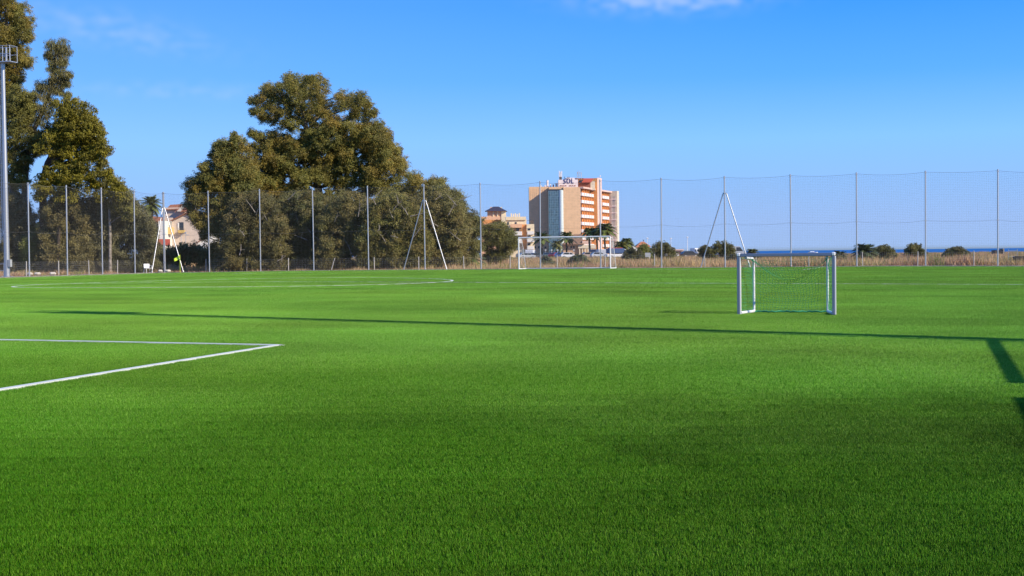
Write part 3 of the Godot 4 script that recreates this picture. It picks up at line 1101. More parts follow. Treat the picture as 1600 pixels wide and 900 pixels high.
func palm(called: String, label: String, group: String, x: float, y: float, base_y: float, d: float, reach: float, n: int, droop: float, thick := 0.22, tint := Color(0.075, 0.10, 0.035), skirt := 0.0) -> void:
	var crown := at(x, y, d)
	var foot := Vector3(crown.x, -0.1 if base_y < 0.0 else at(x, base_y, d).y, crown.z)
	var t := thing(called, label, "palm tree", foot, 0.0, group)
	var h := crown.y - foot.y
	var b := Mb.new()
	if h > 0.4:
		var path := PackedVector3Array()
		var rad := PackedFloat32Array()
		for i in 15:
			path.append(Vector3(0.06 * sin(i * 0.5), h * i / 14.0, 0))
			rad.append(thick * (1.0 + (0.12 if i % 2 == 0 else 0.0)) * (1.25 if i > 11 else 1.0))
		b.tube(path, rad, 8)
		put("trunk", b.mesh(), bark(false), t)
	var m := mat("palm leaf", Color(1, 1, 1), 0.5, 0.0, 0.4)
	m.vertex_color_use_as_albedo = true
	for k in n:
		b = Mb.new()
		b.colored = true
		var a := k * 2.399963 + rnd(-0.2, 0.2)
		var rise := lerpf(1.25, -0.35 - skirt, pow(float(k) / n, 0.9))
		var out := Vector3(cos(a), 0, sin(a))
		var side := Vector3(-sin(a), 0, cos(a))
		var dir := out * cos(rise) + Vector3.UP * sin(rise)
		var l := reach * rnd(0.85, 1.1)
		var pts := PackedVector3Array()
		for i in 10:
			var s := i / 9.0
			pts.append(Vector3(0, h, 0) + dir * l * s + Vector3(0, -droop * l * s * s, 0))
		var tone := rnd(0.75, 1.25)
		b.col = Color(tint.r * 1.4 * tone, tint.g * 1.2 * tone, tint.b * tone)
		b.tube(pts, PackedFloat32Array([0.035 * reach / 2.0, 0.03 * reach / 2.0, 0.012]), 4, false)
		for i in 22:
			var s := 0.15 + 0.85 * i / 21.0
			var f := s * 9.0
			var p := pts[int(minf(f, 8.0))].lerp(pts[int(minf(f, 8.0)) + 1], f - minf(floorf(f), 8.0))
			var along := (pts[mini(int(f) + 1, 9)] - pts[maxi(int(f) - 1, 0)]).normalized()
			var ll := l * 0.38 * sin(PI * clampf(0.15 + s * 0.8, 0, 1)) + 0.08
			for sg: float in [-1.0, 1.0]:
				var tip: Vector3 = p + (side * sg * 0.8 + along * 0.75 + Vector3(0, -0.25 + rnd(-0.15, 0.15), 0)).normalized() * ll
				var w := along * (0.05 + 0.00022 * d) * reach / 2.0
				var tn := tone * rnd(0.85, 1.15)
				b.col = Color(tint.r * tn * 1.75, tint.g * tn * 1.6, tint.b * tn * 1.15)
				b.flat(p - w, p + w, tip, Vector3.UP)
		put("frond", b.mesh(), m, t)

func plants() -> void:
	var olive := Color(0.165, 0.158, 0.036)
	var rust := Color(0.280, 0.180, 0.034)
	var dark := Color(0.070, 0.085, 0.036)
	var grey := Color(0.165, 0.155, 0.078)
	var gold := Color(0.250, 0.210, 0.020)
	var g := "eucalyptus trees behind the nets"
	tree("eucalyptus_tree", "tallest eucalyptus at the far left, its crown leaving the picture above the floodlight", "tree", g, 131.0,
		[[10, 10, 18], [28, 14, 16], [38, 30, 12], [5, 45, 18], [24, 36, 14], [42, 42, 10], [30, 60, 16], [14, 66, 15], [45, 55, 8], [12, 88, 17], [34, 82, 12], [42, 92, 9], [3, 110, 16], [24, 106, 12], [40, 100, 7], [14, 128, 14], [28, 122, 8], [0, 146, 15], [18, 142, 9], [48, 172, 9], [46, 186, 9], [40, 236, 10], [30, 258, 11], [6, 300, 14], [22, 305, 12], [-22, 20, 26], [-25, 70, 28], [-28, 120, 28], [-20, 165, 20], [-15, -20, 24], [12, -14, 16], [8, 165, 12], [2, 185, 12], [-5, 215, 16], [-10, 250, 16]],
		[[-8, 425], [-6, 320], [0, 220], [8, 150], [12, 90], [10, 30]], 0.42, olive, rust, 0.55, "long", 2.6, 3)
	tree("eucalyptus_tree", "slender pale-trunked eucalyptus with a narrow tuft standing clear against the sky", "tree", g, 128.0,
		[[90, 68, 10], [80, 70, 8], [100, 74, 9], [88, 80, 11], [103, 84, 7], [78, 84, 6], [95, 92, 10], [84, 96, 9], [100, 98, 6], [80, 106, 6], [92, 108, 9], [86, 118, 9], [98, 122, 8], [105, 118, 6], [90, 130, 9], [103, 132, 6], [80, 128, 5], [82, 140, 7], [95, 142, 7], [103, 148, 5], [62, 132, 8], [70, 142, 9], [58, 148, 11], [68, 158, 12], [80, 160, 10], [60, 170, 10], [50, 182, 9], [72, 175, 9], [66, 190, 9], [78, 200, 9], [62, 208, 8], [45, 200, 8]],
		[[30, 427], [36, 330], [42, 250], [52, 205], [66, 175], [78, 145], [84, 110], [88, 80]], 0.30, Color(0.147, 0.142, 0.050), Color(0.150, 0.115, 0.055), 0.5, "thin", 1.0, 2)
	tree("eucalyptus_tree", "mid-height olive eucalyptus beside the floodlight, between the tallest and the slender one", "tree", g, 127.0,
		[[28, 148, 13], [44, 150, 11], [18, 160, 14], [36, 166, 14], [50, 165, 8], [22, 182, 14], [40, 184, 11], [28, 200, 14], [12, 200, 13], [44, 212, 10], [20, 220, 14], [36, 228, 10], [10, 240, 13], [58, 236, 9], [52, 226, 9], [36, 282, 9], [62, 216, 8], [26, 246, 12], [44, 250, 7], [14, 262, 13], [30, 268, 10], [8, 280, 12], [24, 285, 11]],
		[[14, 428], [16, 330], [20, 260], [28, 200], [34, 165]], 0.28, olive, Color(0.150, 0.130, 0.030), 0.55, "long", 2.0, 3)
	tree("broad_tree", "broad rounded yellow-green tree with a dark trunk, left of the sky gap", "tree", g, 125.0,
		[[98, 164, 9], [112, 160, 9], [126, 166, 11], [138, 176, 11], [108, 174, 12], [92, 178, 10], [122, 182, 13], [144, 190, 9], [100, 192, 12], [134, 194, 12], [150, 200, 9], [116, 198, 12], [158, 208, 8], [142, 210, 12], [90, 204, 11], [126, 212, 12], [108, 212, 11], [156, 222, 9], [144, 226, 11], [84, 220, 11], [98, 226, 11], [132, 228, 10], [112, 228, 9], [160, 236, 6], [150, 240, 9], [76, 234, 9], [138, 244, 8], [88, 240, 8], [104, 242, 8], [122, 244, 7], [66, 226, 9], [58, 236, 8]] + fill([[70, 215], [100, 168], [138, 178], [166, 225], [170, 262], [150, 255], [118, 232], [84, 250], [66, 262]], 9.0, 30) + fill([[92, 238], [146, 246], [150, 266], [88, 262]], 7.0, 9),
		[[70, 426], [68, 340], [66, 285], [74, 255], [90, 225], [110, 200]], 0.42, Color(0.172, 0.156, 0.020), gold, 0.8, "round", 3.0, 3, false, 1.1)
	tree("broad_tree", "low golden-green leafy mounds under the broad tree, just above the net top", "tree", g, 123.5,
		[[74, 270, 10], [64, 280, 10], [84, 280, 11], [58, 292, 9], [96, 286, 10], [76, 292, 12], [112, 270, 8], [122, 278, 9], [106, 286, 9], [134, 284, 10], [118, 294, 10], [142, 274, 8], [150, 288, 9], [92, 298, 9], [136, 298, 9], [64, 302, 9], [110, 304, 9]] + fill([[58, 300], [80, 262], [120, 264], [165, 262], [196, 300], [196, 312], [58, 312]], 9.0, 26),
		[[90, 426], [92, 360], [94, 310], [96, 290]], 0.18, Color(0.180, 0.162, 0.020), gold, 0.8, "round", 1.6, 2, false)
	tree("eucalyptus_tree", "thin-leaved olive tree on the right edge of the left clump, sloping to the palm", "tree", g, 124.5,
		[[160, 258, 9], [168, 270, 9], [156, 270, 8], [174, 282, 9], [162, 286, 10], [150, 290, 8], [182, 290, 8], [190, 296, 7], [172, 298, 9], [196, 304, 8], [182, 308, 10], [204, 312, 7], [160, 304, 10], [192, 318, 9], [206, 326, 7], [176, 322, 10], [198, 336, 8]],
		[[172, 426], [172, 360], [170, 310], [166, 280]], 0.16, Color(0.163, 0.157, 0.044), Color(0.150, 0.120, 0.030), 0.5, "long", 1.6, 2)
	var lg := "bushes behind the left net"
	var left := [
		["grey-green sapling thicket behind the floodlight pole", -25, 50, 300, 420, grey],
		["rounded bright olive-green bush low behind the second net bay from the left", 40, 104, 345, 424, Color(0.163, 0.196, 0.046)],
		["tall brownish leafy thicket behind the third net post", 70, 132, 300, 424, Color(0.183, 0.157, 0.057)],
		["grey-brown sapling thicket left of the fence corner", 118, 176, 305, 423, grey],
		["dusky thicket nearest the fence corner, by the plastic chair", 160, 234, 312, 422, Color(0.132, 0.131, 0.061)]]
	for l in left:
		bush("bush", l[0], lg, 124.5 + rnd(0, 3), mound(l[1] - 8, l[2] + 8, l[3], l[4], 12.0, 80, 0.3), l[5], Color(0.200, 0.160, 0.080), 0.45, "long", 1.8, 2, 1.0)
	tree("eucalyptus_tree", "dark eucalyptus forming the left shoulder of the middle clump beside the beige villa", "tree", g, 132.0,
		[[310, 280, 13], [298, 290, 10], [322, 268, 12], [336, 256, 12], [345, 244, 11], [352, 232, 9], [366, 214, 8], [360, 226, 9], [374, 222, 9], [382, 232, 10], [340, 228, 6], [334, 240, 7], [318, 258, 7], [364, 240, 13], [380, 248, 13], [350, 258, 14], [368, 262, 14], [388, 264, 13], [334, 274, 14], [352, 278, 14], [372, 282, 15], [392, 284, 14], [312, 294, 13], [330, 294, 14], [350, 298, 14], [300, 306, 11], [372, 302, 15], [318, 312, 13], [296, 322, 9], [338, 318, 14], [358, 322, 15], [304, 334, 10], [322, 334, 12], [310, 350, 9], [344, 340, 13], [330, 356, 12], [362, 344, 14], [318, 368, 8], [346, 364, 12], [334, 384, 10], [360, 370, 12], [350, 392, 10], [366, 396, 10]] + fill([[352, 228], [375, 226], [398, 250], [408, 310], [395, 415], [340, 415], [305, 350], [300, 296], [325, 265]], 12.0, 45),
		[[352, 424], [350, 380], [346, 340], [350, 290], [358, 245]], 0.30, Color(0.136, 0.139, 0.037), rust, 0.6, "long", 3.4, 3)
	tree("eucalyptus_tree", "largest eucalyptus of the middle clump, highest crown with pale limbs showing", "tree", g, 138.0,
		[[456, 124, 11], [470, 128, 12], [484, 122, 9], [496, 132, 12], [444, 134, 11], [430, 142, 11], [418, 140, 9], [462, 142, 13], [480, 144, 14], [502, 146, 11], [406, 152, 10], [424, 156, 12], [442, 154, 12], [396, 158, 7], [508, 160, 11], [460, 160, 14], [488, 162, 13], [412, 168, 11], [432, 172, 12], [398, 176, 7], [450, 176, 12], [508, 176, 12], [472, 180, 13], [492, 182, 12], [424, 186, 10], [440, 192, 10], [410, 182, 7], [456, 196, 10],
		[530, 150, 8], [552, 152, 10], [564, 150, 9], [542, 160, 8], [570, 162, 9], [556, 168, 11], [576, 172, 9], [566, 182, 10], [582, 174, 6], [550, 182, 8], [528, 166, 8],
		[516, 192, 13], [534, 196, 14], [552, 200, 14], [572, 204, 14], [590, 198, 10], [602, 208, 10], [502, 204, 14], [486, 210, 13], [520, 214, 15], [546, 220, 16], [570, 224, 16], [594, 222, 14], [610, 222, 9], [500, 226, 14], [476, 226, 12], [614, 236, 10], [598, 242, 14], [576, 246, 15], [522, 236, 14], [620, 252, 10], [606, 262, 13], [586, 268, 15], [628, 266, 9], [640, 276, 9], [616, 282, 12], [650, 286, 8], [634, 294, 11], [598, 290, 14], [576, 288, 14], [470, 244, 11], [490, 246, 12], [508, 252, 12], [560, 262, 12], [496, 272, 13], [516, 282, 13], [478, 284, 12], [540, 292, 11], [458, 292, 11],
		[428, 216, 11], [446, 218, 12], [460, 230, 11], [418, 226, 9], [404, 212, 7], [394, 206, 6], [438, 234, 12], [452, 246, 11], [418, 240, 9], [406, 256, 10], [424, 262, 12], [444, 268, 11], [410, 282, 12], [430, 290, 12]] + fill([[470, 200], [530, 190], [595, 208], [615, 240], [640, 280], [680, 300], [690, 320], [400, 320], [398, 268], [430, 230]], 12.0, 75) + fill([[636, 274], [668, 280], [704, 294], [716, 314], [640, 322]], 10.0, 18) + fill([[392, 210], [440, 215], [455, 305], [382, 312], [384, 250]], 11.0, 24),
		[[512, 425], [508, 380], [502, 330], [496, 285], [486, 235], [476, 190], [470, 150]], 0.55, olive, rust, 0.6, "long", 4.2, 3)
	# pale boughs of a second stem, leaning right
	var t := thing("bare_eucalyptus", "bare pale-barked eucalyptus stem and boughs showing through the middle of the clump", "tree", low(540, 137.0), 0.0)
	var b := Mb.new()
	var foot := low(540, 137.0)
	var path := PackedVector3Array()
	for p in [[536, 425], [540, 340], [536, 300], [542, 275], [552, 240], [560, 225]]:
		path.append(at(p[0], p[1], 137.0) - foot)
	b.tube(path, PackedFloat32Array([0.36, 0.34, 0.30, 0.24, 0.16, 0.08]), 9)
	put("trunk", b.mesh(), bark(true), t)
	b = Mb.new()
	for l in [[[540, 290], [526, 268], [512, 255], [500, 235]], [[542, 275], [556, 250], [570, 240]], [[540, 330], [520, 305], [505, 295]]]:
		path = PackedVector3Array()
		for p in l:
			path.append(at(p[0], p[1], 137.0) - foot)
		b.tube(path, PackedFloat32Array([0.14, 0.11, 0.08, 0.04]), 7)
	put("branches", b.mesh(), bark(true), t)
	var mg := "bushes behind the far net"
	var mids := [
		["dark thicket with brown twigs behind the net, right of the house", 356, 440, 300, 424, Color(0.127, 0.119, 0.042), 127.0],
		["dark olive thicket behind the net below the tallest crown", 424, 520, 300, 423, Color(0.112, 0.119, 0.040), 128.5],
		["olive thicket with bleached twigs, left of the net fence's middle brace", 505, 590, 300, 421, Color(0.143, 0.136, 0.044), 126.0],
		["dense olive-green thicket directly behind the middle brace of the net fence", 570, 664, 302, 420, Color(0.163, 0.157, 0.040), 125.0],
		["tall rounded olive thicket just right of the middle brace", 630, 722, 298, 419, Color(0.174, 0.160, 0.051), 127.5]]
	for l in mids:
		bush("bush", l[0], mg, l[6], mound(l[1] - 10, l[2] + 10, l[3], l[4], 14.0, 95, 0.3), l[5], Color(0.210, 0.150, 0.055), 0.5, "long", 2.4, 2)
		twigs(l[1], l[2], 310.0, 412.0, l[6] - 1.6, 16, get_child(get_child_count() - 1))
	tree("eucalyptus_tree", "eucalyptus sloping down at the right end of the middle clump, left of the apartments", "tree", g, 131.0,
		[[684, 292, 8], [678, 302, 10], [696, 298, 8], [690, 310, 11], [706, 308, 10], [716, 316, 10], [702, 322, 12], [726, 326, 10], [716, 334, 12], [736, 336, 10], [728, 346, 12], [744, 348, 9], [738, 358, 11], [722, 360, 12], [748, 362, 7], [706, 344, 12], [708, 366, 12], [740, 374, 10], [726, 378, 12], [746, 384, 7], [712, 388, 11], [736, 394, 9], [722, 402, 9], [700, 404, 10]],
		[[722, 420], [720, 385], [714, 350], [700, 315]], 0.2, Color(0.152, 0.151, 0.046), Color(0.150, 0.120, 0.040), 0.5, "long", 2.6, 3)
	tree("umbrella_tree", "small flat-topped tree in front of the apartment block", "tree", g, 142.0,
		[[762, 356, 8], [774, 354, 9], [786, 360, 9], [796, 366, 8], [803, 376, 6], [766, 366, 9], [780, 368, 10], [792, 376, 9], [758, 372, 7], [772, 380, 8], [800, 384, 6], [786, 386, 8], [762, 386, 7], [776, 394, 8], [764, 398, 7], [790, 396, 7], [780, 404, 7], [770, 408, 6]],
		[[778, 420], [778, 400], [784, 385], [780, 368]], 0.14, Color(0.152, 0.151, 0.040), Color(0.150, 0.125, 0.035), 0.6, "long", 1.8, 3)
	# bushes and scrub on the right
	var sg := "bushes in the dry grass beyond the pitch"
	var rb := [
		["round dark green bush seen through the full-size goal", 889, 920, 400, 416, Color(0.093, 0.113, 0.046), 135.0, 5.0],
		["small grey-green bush by the net post inside the full-size goal", 846, 862, 402, 416, Color(0.116, 0.123, 0.055), 135.0, 4.0],
		["dark rounded bush right of the full-size goal", 972, 1003, 389, 408, Color(0.085, 0.094, 0.046), 190.0, 5.0],
		["light green bush beside the dark one right of the goal", 996, 1016, 382, 406, Color(0.163, 0.181, 0.039), 200.0, 5.0],
		["large olive bush under the white light masts", 1012, 1056, 378, 403, Color(0.132, 0.131, 0.040), 210.0, 6.0],
		["big green-brown bush behind the right brace of the net fence", 1106, 1152, 377, 402, Color(0.136, 0.138, 0.040), 205.0, 6.0],
		["small dark bush left of the big green-brown one", 1092, 1112, 384, 402, Color(0.109, 0.109, 0.044), 206.0, 4.0],
		["low dark shrub at the left post of the mini goal", 1136, 1158, 398, 411, Color(0.101, 0.109, 0.050), 150.0, 4.0],
		["broad olive bush right of the feathery palm", 1358, 1402, 384, 409, Color(0.136, 0.138, 0.044), 150.0, 6.0],
		["rounded dry-topped bush between two net posts at right", 1412, 1448, 382, 405, Color(0.132, 0.133, 0.044), 160.0, 5.0],
		["spreading dark bush left of the last net post", 1474, 1514, 386, 406, Color(0.112, 0.113, 0.040), 158.0, 5.0],
		["low scrub at the foot of the small palm behind the mini goal", 1296, 1322, 400, 414, Color(0.132, 0.123, 0.044), 140.0, 3.5]]
	for l in rb:
		bush("shrub", l[0], sg, l[6], mound(l[1], l[2], l[3], l[4], l[7], 16), l[5], Color(0.217, 0.160, 0.050), 0.4, "round", 1.3, 2, 0.9)
	bush("shrub", "dark green hedge in front of the left house", "", 150.0, mound(238, 342, 380, 416, 9.0, 55, 0.4), Color(0.096, 0.123, 0.031), Color(0.171, 0.174, 0.033), 0.4, "round", 2.0, 2)
	# palms
	var pg := "palm trees beyond the pitch"
	palm("palm_tree", "fan palm rising over the bushes left of the house", pg, 236, 318, -1.0, 190.0, 1.75, 34, 0.35, 0.25, Color(0.075, 0.095, 0.035), 0.5)
	palm("palm_tree", "low arching palm among the trees behind the net", pg, 436, 398, -1.0, 128.0, 1.9, 22, 0.5, 0.2, Color(0.10, 0.115, 0.05))
	palm("palm_tree", "young palm at the foot of the sloping eucalyptus", pg, 736, 404, -1.0, 131.0, 1.5, 18, 0.45, 0.2, Color(0.055, 0.085, 0.03))
	palm("palm_tree", "palm in front of the shaded left wing of the hotel", pg, 846, 371, -1.0, 430.0, 3.56, 24, 0.5, 0.28)
	palm("palm_tree", "shorter palm at the foot of the hotel's glass tower", pg, 870, 381, -1.0, 420.0, 2.33, 26, 0.6, 0.28, Color(0.085, 0.09, 0.035), 0.4)
	palm("palm_tree", "palm at the corner of the hotel's blank wall", pg, 885, 370, -1.0, 425.0, 3.26, 26, 0.55, 0.25)
	palm("palm_tree", "tall palm in front of the hotel balconies", pg, 921, 362, -1.0, 420.0, 3.10, 30, 0.6, 0.3)
	palm("palm_tree", "palm in front of the orange lift tower of the hotel", pg, 933, 362, -1.0, 424.0, 2.94, 30, 0.6, 0.28)
	palm("palm_tree", "tallest full palm at the right of the hotel", pg, 945, 358, -1.0, 418.0, 3.88, 34, 0.55, 0.3)
	palm("palm_tree", "bushy palm right of the hotel's end wall", pg, 971, 384, -1.0, 330.0, 2.79, 32, 0.6, 0.3, Color(0.08, 0.09, 0.03), 0.4)
	palm("palm_tree", "second bushy palm leaning toward the red-roofed house", pg, 979, 378, -1.0, 335.0, 2.33, 28, 0.6, 0.3)
	palm("palm_tree", "low palm behind the left post of the mini goal", pg, 1175, 396, -1.0, 180.0, 1.35, 22, 0.5, 0.25, Color(0.06, 0.075, 0.035))
	palm("palm_tree", "small spiky palm behind the right post of the mini goal", pg, 1312, 400, -1.0, 150.0, 1.1, 22, 0.45, 0.2, Color(0.06, 0.08, 0.04))
	palm("palm_tree", "large feathery palm beside the net post right of the mini goal", pg, 1351, 394, -1.0, 148.0, 1.75, 34, 0.5, 0.3, Color(0.055, 0.075, 0.04))

func dry_grass() -> void:
	var b := Mb.new()
	b.colored = true
	for i in 34:
		var p := Vector3(rnd(-0.35, 0.35), -0.05, rnd(-0.35, 0.35))
		var a := rnd(0, TAU)
		var s := Vector3(cos(a), 0, sin(a)) * rnd(0.010, 0.022)
		var tip := p + Vector3(rnd(-0.2, 0.2), rnd(0.35, 1.0), rnd(-0.2, 0.2))
		var t := rnd(0.7, 1.25)
		b.col = Color(t, t * rnd(0.9, 1.05), t * rnd(0.75, 1.0))
		b.flat(p - s, p + s, tip, Vector3(0, 0.4, 1))
	var m := mat("dry grass", Color(1, 1, 1), 0.85, 0.0, 0.2)
	m.vertex_color_use_as_albedo = true
	m.backlight_enabled = true
	m.backlight = Color(0.3, 0.3, 0.3)
	var spots := []
	var cols := []
	noise.frequency = 0.06
	for i in 26000:
		var d := 112.0 + 310.0 * pow(rnd(0, 1), 2.0)
		var x := rnd(-0.40, 0.42) * d
		var q := uv_of(x, d)
		if q.y < 57.0 and q.x > -40.5:
			continue
		var n := noise.get_noise_2d(x, d)
		if q.y < 66.0 and rng.randf() < 0.25 + n:
			continue
		var s := rnd(0.55, 1.1) * (0.45 if q.y < 60.0 else 0.75 if d < 140.0 else 1.0)
		if x > 20.0 and q.y > 60.0:
			s *= 1.0 + 0.25 * n
		if d > 170.0:
			s *= 0.6
		elif d > 120.0:
			s *= 0.8
		var c := Color(0.56, 0.400, 0.225).lerp(Color(0.50, 0.315, 0.205), clampf(0.5 + n * 1.6, 0, 1))
		s *= 1.0 + 0.9 * noise.get_noise_2d(x * 5.0 + 800.0, d * 2.0)
		if rng.randf() < 0.06 + 0.5 * maxf(0.0, noise.get_noise_2d(x * 4.0, d * 4.0 + 900.0)):
			c = Color(0.24, 0.26, 0.08)
			s *= rnd(0.7, 1.5)
		var t := rnd(0.8, 1.2)
		spots.append(Transform3D(Basis(Vector3.UP, rnd(0, TAU)) * Basis.from_scale(Vector3(1.0 + s, s, 1.0 + s)), Vector3(x, -0.14, -d)))
		cols.append(Color(c.r * t, c.g * t, c.b * t))
	var root := Node3D.new()
	root.name = "dry_field_grass"
	add_child(root)
	meta(root, "", "", "", "stuff")
	many("dry_tufts", b.mesh(), m, spots, cols, root)

# ------------------------------------------------------------------ buildings
func glass_dark() -> StandardMaterial3D:
	return mat("window glass", Color(0.03, 0.035, 0.045), 0.12, 0.0, 0.6)

func wall_mat(key: String, c: Color) -> StandardMaterial3D:
	return mottle(mat(key, c, 0.9, 0.0, 0.3), 0.05, 0.95, 0.03)

func hotel() -> void:
	var d0 := 560.0
	var foot := low(884, d0)
	var t := thing("hotel_building", "tall tan and orange hotel block with a glass stair tower and blue rooftop lettering", "hotel", foot)
	var back := Transform3D(Basis.IDENTITY, -foot)
	var tan := wall_mat("tan render", Color(0.82, 0.53, 0.31))
	var orange := wall_mat("orange render", Color(0.80, 0.37, 0.135))
	var pink := wall_mat("pink render", Color(0.78, 0.53, 0.42))
	var cream := wall_mat("cream render", Color(0.74, 0.64, 0.48))
	var white := wall_mat("white render", Color(0.82, 0.74, 0.70))
	var red := wall_mat("red roof sheet", Color(0.45, 0.10, 0.07))
	var brown := wall_mat("brown render", Color(0.30, 0.12, 0.08))
	var gy := -0.3
	var box := func(name: String, m: Material, x0: float, y0: float, x1: float, y1: float, d: float, deep: float) -> MeshInstance3D:
		var b := Mb.new()
		var p := at(x0, y1, d)
		var q := at(x1, y0, d)
		b.span(Vector3(p.x, gy if y1 > 400.0 else p.y, -d), Vector3(q.x, q.y, -d - deep))
		return put(name, b.mesh(), m, t, back)
	# left wing, set back, with joints in its cladding
	var left = box.call("left_wing", tan, 828.0, 291.6, 857.5, 410.0, d0 + 5.5, 16.0)
	var b := Mb.new()
	for i in 9:
		var p := at(829.0 + i * 3.1, 293.0, d0 + 5.5)
		b.box(Vector3(p.x, p.y * 0.5, -d0 - 5.47), Vector3(0.05, p.y - 1.0, 0.07))
	var joints = put("cladding_ribs", b.mesh(), tan, t, back)
	# glass stair tower with a rounded side, sunlight on it painted as a pale colour
	b = Mb.new()
	var gx0 := at(857.0, 297.0, d0).x
	var gx1 := at(876.2, 297.0, d0).x
	var gtop := at(866.0, 297.0, d0).y
	b.span(Vector3(gx0, gy, -d0), Vector3(gx1, gtop, -d0 - 12.0))
	var gl = put("glass_tower", b.mesh(), mottle(mat("blue curtain glass", Color(0.155, 0.285, 0.355), 0.25, 0.25), 0.12, 0.72, 0.03, Vector3(1, 0.6, 1)), t, back)
	b = Mb.new()
	for i in 8:
		var x := lerpf(gx0, gx1, i / 7.0)
		b.box(Vector3(x, gtop / 2, -d0 + 0.05), Vector3(0.09, gtop, 0.14))
	for j in 27:
		b.box(Vector3((gx0 + gx1) / 2, gtop * (j + 0.4) / 27.0, -d0 + 0.04), Vector3(gx1 - gx0, 0.09, 0.1))
	var frame = put("glazing_bars", b.mesh(), mat("glazing bar", Color(0.20, 0.30, 0.35), 0.5), t, back)
	b = Mb.new()
	b.rod(Vector3(gx1 + 0.1, gy, -d0 - 0.6), Vector3(gx1 + 0.1, gtop, -d0 - 0.6), 1.05, 20)
	put("lit_glass_corner", b.mesh(), mat("pale glass", Color(0.62, 0.70, 0.68), 0.3), t, back)
	b = Mb.new()
	b.span(Vector3(gx0 - 0.2, gtop, -d0 + 0.3), Vector3(gx1 + 1.1, gtop + 0.35, -d0 - 12.0))
	put("tower_cap", b.mesh(), mat("dark cap", Color(0.10, 0.08, 0.07), 0.8), t, back)
	box.call("tower_parapet", tan, 857.5, 291.8, 881.5, 295.5, d0 + 0.6, 11.0)
	# blank front wing
	box.call("front_wing", tan, 881.2, 292.2, 907.0, 410.0, d0, 14.0)
	# balcony fronts running away to the right
	var o := at(907.0, 400.0, d0)
	o.y = 0.0
	var along := Vector3(0.31, 0, -0.9507)
	var out := Vector3(0.9507, 0, 0.31)
	var bs := Basis(along, Vector3.UP, out)
	var top := at(907.0, 293.0, d0).y
	var fr := func(name: String, m: Material, s0: float, s1: float, y0: float, y1: float, z0: float, z1: float, parent: Node3D) -> MeshInstance3D:
		var c := Mb.new()
		c.box(o + bs * Vector3((s0 + s1) / 2, (y0 + y1) / 2, (z0 + z1) / 2), Vector3(s1 - s0, y1 - y0, z1 - z0), bs)
		return put(name, c.mesh(), m, parent, back if parent == t else Transform3D.IDENTITY)
	fr.call("balcony_wall", orange, 0.02, 57.0, gy, top, -8.0, 0.0, t)
	fr.call("roof_edge", pink, 0.0, 19.0, top - 0.35, top + 0.3, 0.004, 1.5, t)
	fr.call("roof_edge", pink, 26.55, 47.0, top - 0.35, top + 0.3, 0.004, 1.5, t)
	var bal := Mb.new()
	var win := Mb.new()
	var wing := Mb.new()
	bal.box(Vector3(0, 0.0, 0.4), Vector3(3.6, 0.16, 0.8))
	bal.box(Vector3(0, 0.62, 0.75), Vector3(3.2, 1.08, 0.1))
	for s in [-1.72, 1.72]:
		bal.box(Vector3(s, 0.62, 0.36), Vector3(0.1, 1.05, 0.7))
	wing.box(Vector3(1.85, 1.4, 0.42), Vector3(0.16, 2.75, 0.84))
	win.box(Vector3(-0.2, 1.9, 0.02), Vector3(1.9, 1.3, 0.06))
	var balm := bal.mesh()
	var winm := win.mesh()
	var wingm := wing.mesh()
	for k in 9:
		var y := top - 3.15 - k * 2.92
		for s in [2.0, 5.8, 9.6, 13.4, 17.1, 35.2, 39.0, 42.8]:
			if y < 1.5:
				continue
			var place := Transform3D(bs, o + bs * Vector3(s, y, 0) - foot)
			var bo := put("balcony", balm, white, t, place)
			put("side_screen", wingm, orange, bo)
			put("window", winm, glass_dark(), bo)
	# dark openings right under the roof
	for s in [2.0, 5.8, 9.6, 13.4, 17.1, 35.2, 39.0, 42.8]:
		put("window", winm, glass_dark(), t, Transform3D(bs, o + bs * Vector3(s, top - 2.9, 0) - foot))
	# lift tower
	var ttop := at(937.0, 278.5, d0 + 19.0).y
	fr.call("lift_tower", orange, 19.0, 26.5, gy, ttop, -6.0, 2.2, t)
	fr.call("lift_tower_front", pink, 19.1, 26.4, gy, ttop + 0.2, 2.204, 2.26, t)
	# end block
	fr.call("end_block", cream, 47.0, 50.5, gy, top + 0.4, -8.0, 3.7, t)
	fr.call("end_shade_panel", wall_mat("grey panel", Color(0.50, 0.46, 0.42)), 46.9, 47.0, 3.0, top - 1.8, 0.6, 2.9, t)  # grey of the shaded end wall put into a panel
	for i in 3:
		fr.call("drain_pipe", white, 46.6, 46.8, 1.0, top - 0.5, 0.25 + i * 0.55, 0.37 + i * 0.55, t)
	for k in 9:
		fr.call("end_ledge", white, 46.7, 47.0, top - 3.4 - k * 2.92, top - 2.9 - k * 2.92, 0.4, 3.3, t)
	# roof: plant room with the lettering, red-roofed room, masts
	box.call("plant_room", wall_mat("pale plant room", Color(0.80, 0.70, 0.68)), 872.5, 280.5, 903.0, 293.0, d0 + 4.0, 7.0)
	box.call("plant_room_low", wall_mat("pale plant room", Color.WHITE), 884.0, 277.6, 898.0, 281.0, d0 + 4.6, 5.0)
	var tm := TextMesh.new()
	var font := SystemFont.new()
	font.font_names = PackedStringArray(["Droid Sans"])
	font.font_weight = 700
	tm.font = font
	tm.text = "SOL"
	tm.font_size = 64
	tm.pixel_size = 0.0400
	tm.depth = 0.12
	var sign := put("roof_lettering", tm, mat("blue sign letters", Color(0.045, 0.06, 0.17), 0.5), t, Transform3D(Basis.from_scale(Vector3(0.92, 1.08, 1)), at(888.3, 283.0, d0 + 3.9) - foot))
	b = Mb.new()
	for i in 7:
		if i == 3:
			continue
		var p := at(876.5 + i * 3.6, 290.2, d0 + 3.9)
		b.box(p, Vector3(0.5 if i % 2 else 0.75, 0.3, 0.12))
